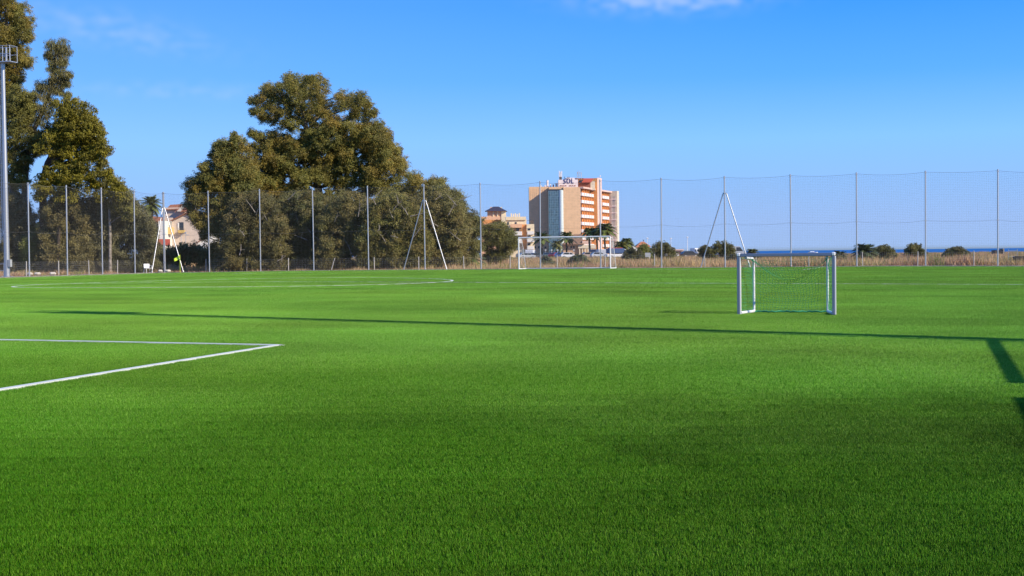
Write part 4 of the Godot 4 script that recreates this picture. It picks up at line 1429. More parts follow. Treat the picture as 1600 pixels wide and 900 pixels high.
	put("sign_dashes", b.mesh(), brown, t, back)  # dark dashes standing for a line of small lettering, not lamps
	for x in [882.0, 887.2, 889.2]:
		b = Mb.new()
		var p := at(x, 277.0, d0 + 4.0)
		b.box(p, Vector3(0.3, 0.4, 0.3))
		put("roof_lamp", b.mesh(), mat("dark cap", Color.BLACK), t, back)
	box.call("roof_room", brown, 903.0, 283.5, 922.5, 296.5, d0 + 12.0, 8.0)
	box.call("roof_room_wall", cream, 922.5, 283.0, 929.5, 297.0, d0 + 12.4, 6.0)
	b = Mb.new()
	var r0 := at(909.0, 284.2, d0 + 11.0)
	var r1 := at(923.5, 284.2, d0 + 11.0)
	var r2 := at(927.0, 278.6, d0 + 15.0)
	var r3 := at(912.5, 278.6, d0 + 15.0)
	b.quad(r0, r1, r2, r3, Vector3(0, 0.8, 0.6))
	b.quad(r0 - Vector3(0, 0.3, 0), r1 - Vector3(0, 0.3, 0), r2 - Vector3(0, 0.3, 0), r3 - Vector3(0, 0.3, 0), Vector3(0, -0.8, -0.6))
	b.quad(r0, r1, r1 - Vector3(0, 0.3, 0), r0 - Vector3(0, 0.3, 0), Vector3(0, 0, 1))
	b.quad(r1, r2, r2 - Vector3(0, 0.3, 0), r1 - Vector3(0, 0.3, 0), Vector3(1, 0, 0))
	put("red_roof", b.mesh(), red, t, back)
	box.call("roof_canopy", brown, 899.0, 278.2, 912.0, 279.6, d0 + 9.0, 4.0)
	box.call("roof_window", glass_dark(), 904.5, 281.5, 911.0, 285.0, d0 + 11.9, 0.3)
	b = Mb.new()
	for i in 3:
		var p := at(873.8 + i * 1.9, 272.0 + (i % 2) * 1.6, d0 + 6.0)
		b.bevel(p, Vector3(0.32, 2.6, 0.2), 0.04)
	put("phone_mast", b.mesh(), white, t, back)
	b = Mb.new()
	b.rod(at(875.0, 282.0, d0 + 6.0), at(875.4, 268.5, d0 + 6.0), 0.12, 6)
	b.box(at(875.6, 278.6, d0 + 6.0), Vector3(0.9, 1.2, 0.7))
	b.rod(at(877.5, 281.0, d0 + 6.0), at(877.8, 270.0, d0 + 6.0), 0.08, 6)
	put("mast_frame", b.mesh(), mat("dark cap", Color.BLACK), t, back)
	b = Mb.new()
	for x in [901.8, 904.4, 908.3]:
		b.rod(at(x, 280.0, d0 + 9.0), at(x, 266.5 + absf(x - 904.4) * 0.7, d0 + 9.0), 0.09, 6)
	for x in [902.5, 905.2, 907.6]:
		b.box(at(x, 270.5, d0 + 9.0), Vector3(0.2, 1.1, 0.2))
		b.box(at(x, 275.0, d0 + 9.0), Vector3(0.25, 0.4, 0.25))
	put("aerial_masts", b.mesh(), mat("grey enamel", Color(0.40, 0.42, 0.43), 0.5), t, back)
	b = Mb.new()
	b.rod(at(855.4, 293.0, d0 + 8.0), at(855.4, 281.6, d0 + 8.0), 0.42, 10)
	put("white_flue", b.mesh(), white, t, back)
	for p in [[860.0, 0.9], [864.5, 0.8], [869.0, 1.2], [872.0, 1.3], [845.0, 0.5], [852.0, 0.6]]:
		b = Mb.new()
		b.bevel(at(p[0], 292.0, d0 + 7.0) + Vector3(0, p[1] * 0.6, 0), Vector3(0.5, p[1] * 1.2, 0.5), 0.05)
		put("roof_vent", b.mesh(), red if p[0] > 862.0 else white, t, back)
	b = Mb.new()
	b.rod(at(937.2, 279.0, d0 + 18.0), at(937.4, 274.0, d0 + 18.0), 0.1, 6)
	b.box(at(938.0, 275.2, d0 + 18.0), Vector3(0.4, 0.7, 0.4))
	put("tower_aerial", b.mesh(), white, t, back)
	# low front buildings
	var an := wall_mat("annex render", Color(0.58, 0.38, 0.25))
	box.call("annex_wall", an, 880.0, 381.0, 912.0, 410.0, d0 - 14.0, 10.0)
	b = Mb.new()
	var a0 := at(878.5, 381.8, d0 - 16.0)
	var a1 := at(913.0, 381.8, d0 - 16.0)
	var a2 := at(908.0, 366.0, d0 - 6.0)
	var a3 := at(897.0, 366.0, d0 - 6.0)
	b.quad(a0, a1, a2, a3, Vector3(0, 0.7, 0.7))
	b.flat(a0, a3, Vector3(a0.x, a0.y, -d0 + 2.0), Vector3(-1, 1, 0))
	b.flat(a1, a2, Vector3(a1.x, a1.y, -d0 + 2.0), Vector3(1, 1, 0))
	put("annex_roof", b.mesh(), mottle(mat("brown tile roof", Color(0.34, 0.20, 0.13), 0.9), 0.5, 0.7), t, back)
	for x in [836.0, 842.0, 852.0, 886.0, 892.5, 896.5]:
		box.call("window", glass_dark(), x - 1.3, 384.5, x + 1.3, 388.0, (d0 - 14.05) if x > 880.0 else d0 + 5.4, 0.2)
	for i in 6:
		var x := 905.0 + i * 4.4
		b = Mb.new()
		var p := at(x, 404.0, d0 - 15.0)
		var q := at(x + 1.7, 384.0, d0 - 15.0)
		b.span(Vector3(p.x, gy, p.z), Vector3(q.x, q.y, q.z - 0.6))
		put("arcade_pier", b.mesh(), cream, t, back)
	box.call("arcade_wall", cream, 903.5, 382.5, 931.0, 388.0, d0 - 15.2, 0.9)
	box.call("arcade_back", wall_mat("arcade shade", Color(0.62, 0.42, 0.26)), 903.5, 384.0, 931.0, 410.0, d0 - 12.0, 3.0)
	box.call("porch_roof", pink, 910.0, 376.0, 924.0, 381.5, d0 - 15.0, 6.0)

func apartments() -> void:
	var d := 520.0
	var foot := low(795, d)
	var t := thing("apartment_building", "stepped cream and salmon apartment block with a small dark tiled tower roof", "apartment block", foot)
	var back := Transform3D(Basis.IDENTITY, -foot)
	var cream := wall_mat("apartment cream", Color(0.86, 0.70, 0.46))
	var salmon := wall_mat("apartment salmon", Color(0.82, 0.48, 0.29))
	var rust := wall_mat("apartment orange", Color(0.74, 0.35, 0.14))
	var white := wall_mat("apartment white", Color(0.85, 0.80, 0.72))
	var box := func(name: String, m: Material, x0: float, y0: float, x1: float, y1: float, dd: float, deep: float, parent: Node3D = t) -> MeshInstance3D:
		var b := Mb.new()
		var p := at(x0, y1, dd)
		var q := at(x1, y0, dd)
		b.span(Vector3(p.x, -0.3 if y1 > 402.0 else p.y, -dd), Vector3(q.x, q.y, -dd - deep))
		return put(name, b.mesh(), m, parent, back)
	box.call("main_wall", cream, 784.0, 342.5, 822.5, 410.0, d, 14.0)
	box.call("left_wall", salmon, 752.0, 349.0, 784.0, 410.0, d + 1.0, 12.0)
	box.call("terrace_parapet", salmon, 752.0, 338.2, 783.5, 343.6, d - 0.2, 0.3)
	box.call("terrace_back", rust, 752.0, 341.0, 783.5, 349.5, d + 2.5, 9.0)
	box.call("terrace_floor", salmon, 752.0, 349.0, 786.0, 351.5, d - 0.4, 3.0)
	box.call("roof_parapet", cream, 790.5, 338.4, 821.8, 344.0, d - 0.5, 14.0)
	box.call("stair_wall", cream, 783.5, 336.0, 790.0, 356.0, d - 0.4, 6.0)
	box.call("tower_room", salmon, 761.5, 329.0, 790.0, 339.0, d + 2.0, 6.5)
	for i in 3:
		box.call("tower_pier", cream, 770.0 + i * 6.5, 329.5, 772.0 + i * 6.5, 339.0, d + 1.7, 0.35)
	box.call("tower_pier", cream, 783.5, 329.2, 790.6, 339.0, d + 1.6, 0.45)
	var b := Mb.new()
	var e0 := at(757.5, 329.8, d + 0.6)
	var e1 := at(792.5, 329.8, d + 0.6)
	var apex0 := at(771.0, 322.8, d + 5.0)
	var apex1 := at(779.0, 322.8, d + 5.0)
	var e2 := Vector3(e1.x, e1.y, -d - 10.0)
	var e3 := Vector3(e0.x, e0.y, -d - 10.0)
	b.quad(e0, e1, apex1, apex0, Vector3(0, 0.8, 0.6))
	b.flat(e1, e2, apex1, Vector3(1, 1, 0))
	b.flat(e3, e0, apex0, Vector3(-1, 1, 0))
	b.quad(e2, e3, apex0, apex1, Vector3(0, 0.8, -0.6))
	b.quad(e0, e1, e2, e3, Vector3.DOWN)
	put("tower_roof", b.mesh(), mottle(mat("dark blue tiles", Color(0.070, 0.065, 0.11), 0.6), 0.6, 0.6), t, back)
	for x in [766.0, 782.0]:
		box.call("chimney", salmon if x < 770.0 else cream, x, 323.5, x + 2.4, 329.0, d + 4.0, 0.8)
	for i in 5:
		box.call("chimney", cream, 798.2 + i * 3.1, 333.2 + (i % 2), 799.9 + i * 3.1, 339.0, d + 4.0, 0.8)
	box.call("orange_wall", rust, 815.2, 350.5, 823.4, 389.0, d - 0.25, 3.0)
	box.call("right_wing", cream, 823.4, 350.2, 834.8, 410.0, d - 1.2, 12.0)
	# balconies on the main wall
	for k in 3:
		var y := 350.0 + k * 12.2
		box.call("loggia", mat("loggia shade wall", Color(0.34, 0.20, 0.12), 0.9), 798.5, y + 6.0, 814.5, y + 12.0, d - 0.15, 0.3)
		box.call("balcony_parapet", salmon if k == 0 else white, 797.5, y + (0.0 if k == 0 else -0.6), 815.8, y + 5.8, d - 2.0, 1.7)
		box.call("window", glass_dark(), 806.5, y + 6.6, 811.0, y + 11.0, d - 0.22, 0.2)
	for k in 4:
		var y := 356.6 + k * 11.7
		box.call("window", glass_dark(), 824.4, y, 828.9, y + 3.4, d - 1.3, 0.25)
		box.call("balcony_parapet", white, 824.0, y + 4.6, 834.4, y + 9.8, d - 2.6, 1.35)
	for p in [[787.5, 345.5], [794.0, 347.0], [806.0, 347.0], [787.5, 360.0], [793.5, 362.0], [787.5, 373.0], [793.5, 375.0]]:
		box.call("window", glass_dark(), p[0] - 1.4, p[1], p[0] + 1.4, p[1] + 4.0, d - 0.12, 0.2)
	b = Mb.new()
	for s in [[829.5, 344.2], [833.5, 344.2]]:
		b.rod(at(s[0], 351.0, d), at(s[0], s[1], d), 0.08, 5)
	b.rod(at(823.0, 345.0, d), at(834.0, 344.2, d), 0.06, 5)
	b.box(at(831.5, 347.4, d + 1.0), Vector3(0.9, 1.5, 0.8))
	put("roof_frame", b.mesh(), mat("dark cap", Color.BLACK), t, back)

func houses() -> void:
	var d := 330.0
	var foot := low(290, d)
	var tile := mottle(mat("terracotta tiles", Color(0.46, 0.18, 0.095), 0.85), 0.8, 0.6)
	var beige := wall_mat("beige render", Color(0.66, 0.54, 0.44))
	var t := thing("beige_house", "beige villa with terracotta roofs and a tall balcony window behind the hedge", "house", foot)
	var back := Transform3D(Basis.IDENTITY, -foot)
	var box := func(parent: Node3D, off: Transform3D, name: String, m: Material, x0: float, y0: float, x1: float, y1: float, dd: float, deep: float) -> MeshInstance3D:
		var b := Mb.new()
		var p := at(x0, y1, dd)
		var q := at(x1, y0, dd)
		b.span(Vector3(p.x, -0.3 if y1 > 405.0 else p.y, -dd), Vector3(q.x, q.y, -dd - deep))
		return put(name, b.mesh(), m, parent, off)
	# gabled front: eaves rise from left to the ridge at right
	var b := Mb.new()
	var out := PackedVector2Array()
	for p in [[267.5, 410.0], [267.5, 345.0], [291.0, 334.5], [331.0, 350.0], [331.0, 410.0]]:
		var q := at(p[0], p[1], d)
		out.append(Vector2(q.x, q.y if p[1] < 405.0 else -0.3))
	b.prism(out, -d, -d - 9.0, Vector3.ZERO)
	put("gable_wall", b.mesh(), beige, t, back)
	for r in [[264.5, 346.6, 291.6, 333.2], [290.4, 333.2, 334.0, 350.6]]:
		b = Mb.new()
		var p := at(r[0], r[1], d - 0.6)
		var q := at(r[2], r[3], d - 0.6)
		var up := Vector3(0, 0.22, 0)
		var dz := Vector3(0, 0, -10.0)
		b.quad(p + up, q + up, q + up + dz, p + up + dz, Vector3.UP)
		b.quad(p, q, q + dz, p + dz, Vector3.DOWN)
		b.quad(p, q, q + up, p + up, Vector3(0, 0, 1))
		put("roof", b.mesh(), tile, t, back)
	# upper storey behind
	box.call(t, back, "upper_wall", beige, 258.0, 324.0, 296.0, 350.0, d + 5.0, 8.0)
	box.call(t, back, "side_wall", beige, 256.0, 340.0, 270.0, 384.0, d + 2.0, 7.0)
	b = Mb.new()
	var e0 := at(258.0, 328.0, d + 4.2)
	var e1 := at(290.5, 326.5, d + 4.2)
	var a0 := at(266.0, 320.0, d + 9.0)
	var a1 := at(284.0, 318.8, d + 9.0)
	b.quad(e0, e1, a1, a0, Vector3(0, 0.8, 0.6))
	b.flat(e0, a0, Vector3(e0.x, e0.y, e0.z - 9.0), Vector3(-1, 1, 0))
	b.flat(e1, a1, Vector3(e1.x, e1.y, e1.z - 9.0), Vector3(1, 1, 0))
	put("upper_roof", b.mesh(), tile, t, back)
	b = Mb.new()
	e0 = at(272.0, 331.5, d + 1.0)
	e1 = at(296.0, 331.0, d + 1.0)
	a0 = at(281.0, 324.0, d + 6.0)
	a1 = at(296.0, 323.0, d + 6.0)
	b.quad(e0, e1, a1, a0, Vector3(0, 0.8, 0.6))
	put("lower_roof", b.mesh(), tile, t, back)
	b = Mb.new()
	e0 = at(276.0, 330.5, d + 0.9)
	e1 = at(286.0, 319.6, d + 0.9)
	b.quad(e0, e0 + Vector3(0.9, 0, 0), e1 + Vector3(0.9, 0, 0), e1, Vector3(0, 0, 1))
	b.quad(e0 + Vector3(0, 0, -0.4), e0 + Vector3(0.9, 0, -0.4), e1 + Vector3(0.9, 0, -0.4), e1 + Vector3(0, 0, -0.4), Vector3(0, 0, -1))
	b.quad(e0, e1, e1 + Vector3(0, 0, -0.4), e0 + Vector3(0, 0, -0.4), Vector3(-0.7, 0.7, 0))
	b.quad(e0 + Vector3(0.9, 0, 0), e1 + Vector3(0.9, 0, 0), e1 + Vector3(0.9, 0, -0.4), e0 + Vector3(0.9, 0, -0.4), Vector3(0.7, -0.7, 0))
	put("sloping_verge", b.mesh(), wall_mat("pale verge", Color(0.70, 0.62, 0.52)), t, back)
	var w = box.call(t, back, "window", glass_dark(), 278.6, 347.2, 286.6, 360.0, d - 0.12, 0.3)
	box.call(w, Transform3D.IDENTITY, "curtain", wall_mat("apartment white", Color.WHITE), 277.6, 348.0, 279.8, 359.5, d - 0.16, 0.1)
	box.call(t, back, "balcony", wall_mat("ochre render", Color(0.62, 0.44, 0.16)), 278.0, 359.6, 287.8, 363.8, d - 1.2, 1.1)
	for i in 6:
		box.call(t, back, "balcony_bar", mat("dark cap", Color.BLACK), 278.4 + i * 1.8, 356.0, 278.7 + i * 1.8, 359.6, d - 1.2, 0.06)
	var t2 := thing("yellow_house", "small yellow house with a red tiled roof and awning left of the beige villa", "house", low(246, d - 6.0))
	var b2 := Transform3D(Basis.IDENTITY, -low(246, d - 6.0))
	var yellow := wall_mat("yellow render", Color(0.80, 0.64, 0.34))
	box.call(t2, b2, "wall", yellow, 235.5, 346.0, 248.5, 410.0, d - 6.0, 8.0)
	box.call(t2, b2, "white_wall", wall_mat("bright white render", Color(0.82, 0.78, 0.70)), 248.5, 345.0, 257.0, 410.0, d - 7.0, 8.0)
	box.call(t2, b2, "terrace_wall", wall_mat("ochre terrace", Color(0.75, 0.52, 0.22)), 257.0, 355.0, 269.0, 366.0, d - 4.0, 2.0)
	box.call(t2, b2, "terrace_screen", wall_mat("grey terrace", Color(0.42, 0.40, 0.34)), 258.0, 345.0, 268.0, 355.0, d - 3.0, 0.3)
	box.call(t2, b2, "window", glass_dark(), 240.0, 350.0, 246.0, 356.0, d - 6.1, 0.3)
	b = Mb.new()
	e0 = at(234.5, 346.5, d - 7.0)
	e1 = at(258.0, 344.5, d - 7.0)
	a0 = at(238.0, 337.5, d - 1.0)
	a1 = at(256.0, 339.5, d - 1.0)
	b.quad(e0, e1, a1, a0, Vector3(0, 0.8, 0.6))
	b.flat(e0, a0, Vector3(e0.x, e0.y, e0.z - 9.0), Vector3(-1, 1, 0))
	put("roof", b.mesh(), tile, t2, b2)
	b = Mb.new()
	e0 = at(238.0, 384.0, d - 10.0)
	e1 = at(266.0, 384.0, d - 10.0)
	a0 = at(240.0, 373.5, d - 7.2)
	a1 = at(266.0, 373.5, d - 7.2)
	b.quad(e0, e1, a1, a0, Vector3(0, 0.7, 0.7))
	put("awning", b.mesh(), wall_mat("red awning", Color(0.42, 0.09, 0.055)), t2, b2)
	var t3 := thing("white_outbuilding", "white-walled outbuilding with a pitched side right of the villa", "outbuilding", low(322, d - 12.0))
	var b3 := Transform3D(Basis.IDENTITY, -low(322, d - 12.0))
	b = Mb.new()
	out = PackedVector2Array()
	for p in [[308.0, 410.0], [308.0, 378.0], [320.5, 370.0], [326.0, 363.5], [332.0, 368.0], [332.0, 410.0]]:
		var q := at(p[0], p[1], d - 12.0)
		out.append(Vector2(q.x, q.y if p[1] < 405.0 else -0.3))
	b.prism(out, -d + 12.0, -d + 6.0, Vector3.ZERO)
	put("wall", b.mesh(), wall_mat("bright white render", Color.WHITE), t3, b3)
	b = Mb.new()
	e0 = at(306.5, 379.0, d - 12.4)
	e1 = at(321.0, 369.4, d - 12.4)
	b.quad(e0, e1, e1 + Vector3(0, 0, -7), e0 + Vector3(0, 0, -7), Vector3.UP)
	b.quad(e0, e1, e1 - Vector3(0, 0.25, 0), e0 - Vector3(0, 0.25, 0), Vector3(0, 0, 1))
	put("roof", b.mesh(), tile, t3, b3)
	# orange-roofed house by the shore
	d = 390.0
	var t4 := thing("beach_house", "low house with an orange pyramid roof and pale gables near the shore", "house", low(1004, d))
	var b4 := Transform3D(Basis.IDENTITY, -low(1004, d))
	box.call(t4, b4, "wall", wall_mat("beach house render", Color(0.74, 0.64, 0.52)), 984.0, 387.0, 1016.0, 410.0, d, 8.0)
	b = Mb.new()
	var c0 := at(992.0, 387.0, d - 0.8)
	var c1 := at(1018.0, 385.5, d - 0.8)
	var cr0 := at(1001.5, 377.6, d + 4.5)
	var cr1 := at(1006.5, 377.6, d + 4.5)
	b.quad(c0, c1, cr1, cr0, Vector3(0, 0.7, 0.7))
	b.flat(c0, cr0, Vector3(c0.x, c0.y, c0.z - 10.0), Vector3(-1, 1, 0))
	b.flat(c1, cr1, Vector3(c1.x, c1.y, c1.z - 10.0), Vector3(1, 1, 0))
	put("roof", b.mesh(), mottle(mat("orange tiles", Color(0.62, 0.24, 0.12), 0.85), 0.8, 0.7), t4, b4)
	b = Mb.new()
	out = PackedVector2Array()
	for p in [[982.0, 390.0], [988.0, 384.0], [996.0, 388.5], [996.0, 402.0], [982.0, 402.0]]:
		var q := at(p[0], p[1], d - 2.0)
		out.append(Vector2(q.x, q.y))
	b.prism(out, -d + 2.0, -d, Vector3.ZERO)
	put("pale_gable", b.mesh(), wall_mat("bright white render", Color.WHITE), t4, b4)
	b = Mb.new()
	b.rod(at(1005.5, 379.0, d + 4.5), at(1005.5, 375.0, d + 4.5), 0.06, 5)
	b.box(at(1005.5, 375.6, d + 4.5), Vector3(0.25, 0.3, 0.25))
	put("chimney_cowl", b.mesh(), mat("dark cap", Color.BLACK), t4, b4)
	# beach bar
	d = 380.0
	var t5 := thing("beach_hut", "pale low beach hut with a dark sloping roof right of the light masts' bush", "hut", low(1058, d))
	var b5 := Transform3D(Basis.IDENTITY, -low(1058, d))
	box.call(t5, b5, "wall", wall_mat("hut render", Color(0.66, 0.54, 0.46)), 1046.0, 389.5, 1068.0, 405.0, d, 5.0)
	b = Mb.new()
	c0 = at(1046.0, 383.5, d - 1.0)
	c1 = at(1055.0, 388.2, d - 1.0)
	b.quad(c0, c1, c1 + Vector3(0, 0, -6), c0 + Vector3(0, 0, -6), Vector3.UP)
	b.quad(c0, c1, c1 - Vector3(0, 0.3, 0), c0 - Vector3(0, 0.3, 0), Vector3(0, 0, 1))
	put("roof", b.mesh(), mat("dark cap", Color.BLACK), t5, b5)
	box.call(t5, b5, "flat_roof", wall_mat("pink flat roof", Color(0.75, 0.56, 0.50)), 1055.0, 389.4, 1068.5, 391.3, d - 1.2, 7.0)

# ------------------------------------------------------------------ vehicles and small things
func car(called: String, label: String, category: String, group: String, x: float, d: float, turn: float, kind: String, paint: Color) -> void:
	var t := thing(called, label, category, low(x, d), turn, group)
	var m := mat("paint %s" % paint.to_html(), paint, 0.3, 0.1, 0.5)
	m.clearcoat_enabled = true
	m.clearcoat = 0.6
	var prof: Array
	var glass: Array
	var w := 1.72
	var l := 4.2
	if kind == "van":
		prof = [[-2.45, 0.35], [2.35, 0.35], [2.48, 0.6], [2.40, 1.15], [1.75, 1.30], [1.15, 2.15], [0.9, 2.25], [-2.38, 2.25], [-2.48, 2.1]]
		glass = [[[1.70, 1.32], [1.18, 2.08], [0.35, 2.08], [0.35, 1.32]]]
		w = 1.95
		l = 4.9
	elif kind == "truck":
		prof = [[-2.6, 0.45], [2.5, 0.45], [2.6, 0.75], [2.5, 1.2], [1.9, 1.3], [1.5, 2.0], [0.75, 2.05], [0.7, 1.0], [-2.6, 1.0]]
		glass = [[[1.82, 1.32], [1.46, 1.92], [0.85, 1.92], [0.85, 1.32]]]
		w = 1.9
		l = 5.2
	else:
		prof = [[-2.05, 0.3], [2.0, 0.3], [2.12, 0.55], [2.02, 0.80], [1.25, 0.95], [0.55, 1.42], [0.2, 1.48], [-1.35, 1.46], [-1.95, 0.98], [-2.1, 0.75]]
		glass = [[[1.12, 0.96], [0.52, 1.38], [0.1, 1.41], [0.1, 0.96]], [[0.0, 0.96], [0.0, 1.41], [-1.25, 1.40], [-1.72, 0.98]]]
	var p2 := PackedVector2Array()
	for p in prof:
		p2.append(Vector2(p[0], p[1]))
	var b := Mb.new()
	b.prism(p2, -w / 2, w / 2, Vector3.ZERO)
	put("body", b.mesh(), m, t)
	for g in glass:
		var gp := PackedVector2Array()
		for p in g:
			gp.append(Vector2(p[0], p[1]))
		b = Mb.new()
		b.prism(gp, -w / 2 - 0.012, w / 2 + 0.012, Vector3.ZERO)
		put("side_window", b.mesh(), glass_dark(), t)
	var gi := 3 if kind == "van" else 4
	if kind == "truck":
		gi = 4
	for pr in [[gi, gi + 1, "windscreen"], [7, 8, "rear_window"]]:
		if pr[2] == "rear_window" and kind != "car":
			continue
		var a := Vector2(prof[pr[0]][0], prof[pr[0]][1])
		var c := Vector2(prof[pr[1]][0], prof[pr[1]][1])
		if kind == "van":
			a = Vector2(1.75, 1.30)
			c = Vector2(1.15, 2.15)
		var nn := Vector2(c.y - a.y, a.x - c.x).normalized()
		if nn.y < 0.0:
			nn = -nn
		b = Mb.new()
		var aa := a.lerp(c, 0.1) + nn * 0.012
		var cc := a.lerp(c, 0.92) + nn * 0.012
		b.quad(Vector3(aa.x, aa.y, -w / 2 + 0.1), Vector3(aa.x, aa.y, w / 2 - 0.1), Vector3(cc.x, cc.y, w / 2 - 0.16), Vector3(cc.x, cc.y, -w / 2 + 0.16), Vector3(nn.x, nn.y, 0))
		put(pr[2], b.mesh(), glass_dark(), t)
	for sx: float in [-1.0, 1.0]:
		for sz: float in [-1.0, 1.0]:
			b = Mb.new()
			var r := 0.32 if kind == "car" else 0.36
			b.rod(Vector3(sx * l * 0.31, r, sz * (w / 2 - 0.2)), Vector3(sx * l * 0.31, r, sz * (w / 2 + 0.02)), r, 14)
			var wh := put("wheel", b.mesh(), mat("tyre rubber", Color(0.018, 0.018, 0.018), 0.85), t)
			b = Mb.new()
			b.rod(Vector3(sx * l * 0.31, r, sz * (w / 2 + 0.02)), Vector3(sx * l * 0.31, r, sz * (w / 2 + 0.035)), r * 0.6, 10)
			put("rim", b.mesh(), steel(), wh)
		b = Mb.new()
		for sz: float in [-1.0, 1.0]:
			b.bevel(Vector3(sx * l * 0.488, 0.72 if kind == "car" else 0.85, sz * (w / 2 - 0.2)), Vector3(0.12, 0.14, 0.3), 0.02)
		put("headlights" if sx > 0 else "rear_lights", b.mesh(), mat("lamp lens", Color(0.75, 0.75, 0.72), 0.2) if sx > 0 else mat("red lens", Color(0.35, 0.02, 0.02), 0.3), t)
	if kind == "truck" and d > 310.0:
		b = Mb.new()
		b.bevel(Vector3(-0.95, 1.6, 0), Vector3(3.2, 1.4, w + 0.1), 0.03)
		put("box_body", b.mesh(), mat("white gloss paint", Color.WHITE), t)

func pole_light(called: String, label: String, group: String, x: float, top: float, d: float, r: float, arm: float, m: Material) -> void:
	var foot := low(x, d)
	var t := thing(called, label, "lamp post", foot, 0.0, group)
	var h := at(x, top, d).y - foot.y
	var b := Mb.new()
	b.rod(Vector3.ZERO, Vector3(0, h, 0), r, 8, r * 0.7)
	put("pole", b.mesh(), m, t)
	b = Mb.new()
	if arm > 0.0:
		b.tube(PackedVector3Array([Vector3(0, h, 0), Vector3(arm * 0.3, h + 0.35, 0), Vector3(arm * 0.75, h + 0.4, 0), Vector3(arm, h + 0.15, 0)]), PackedFloat32Array([r * 0.7]), 6)
		b.bevel(Vector3(arm + 0.15, h + 0.1, 0), Vector3(0.6, 0.12, 0.22), 0.03)
	else:
		b.bevel(Vector3(0, h + 0.12, 0), Vector3(0.45, 0.26, 0.45), 0.06)
	put("lamp_head", b.mesh(), m, t)

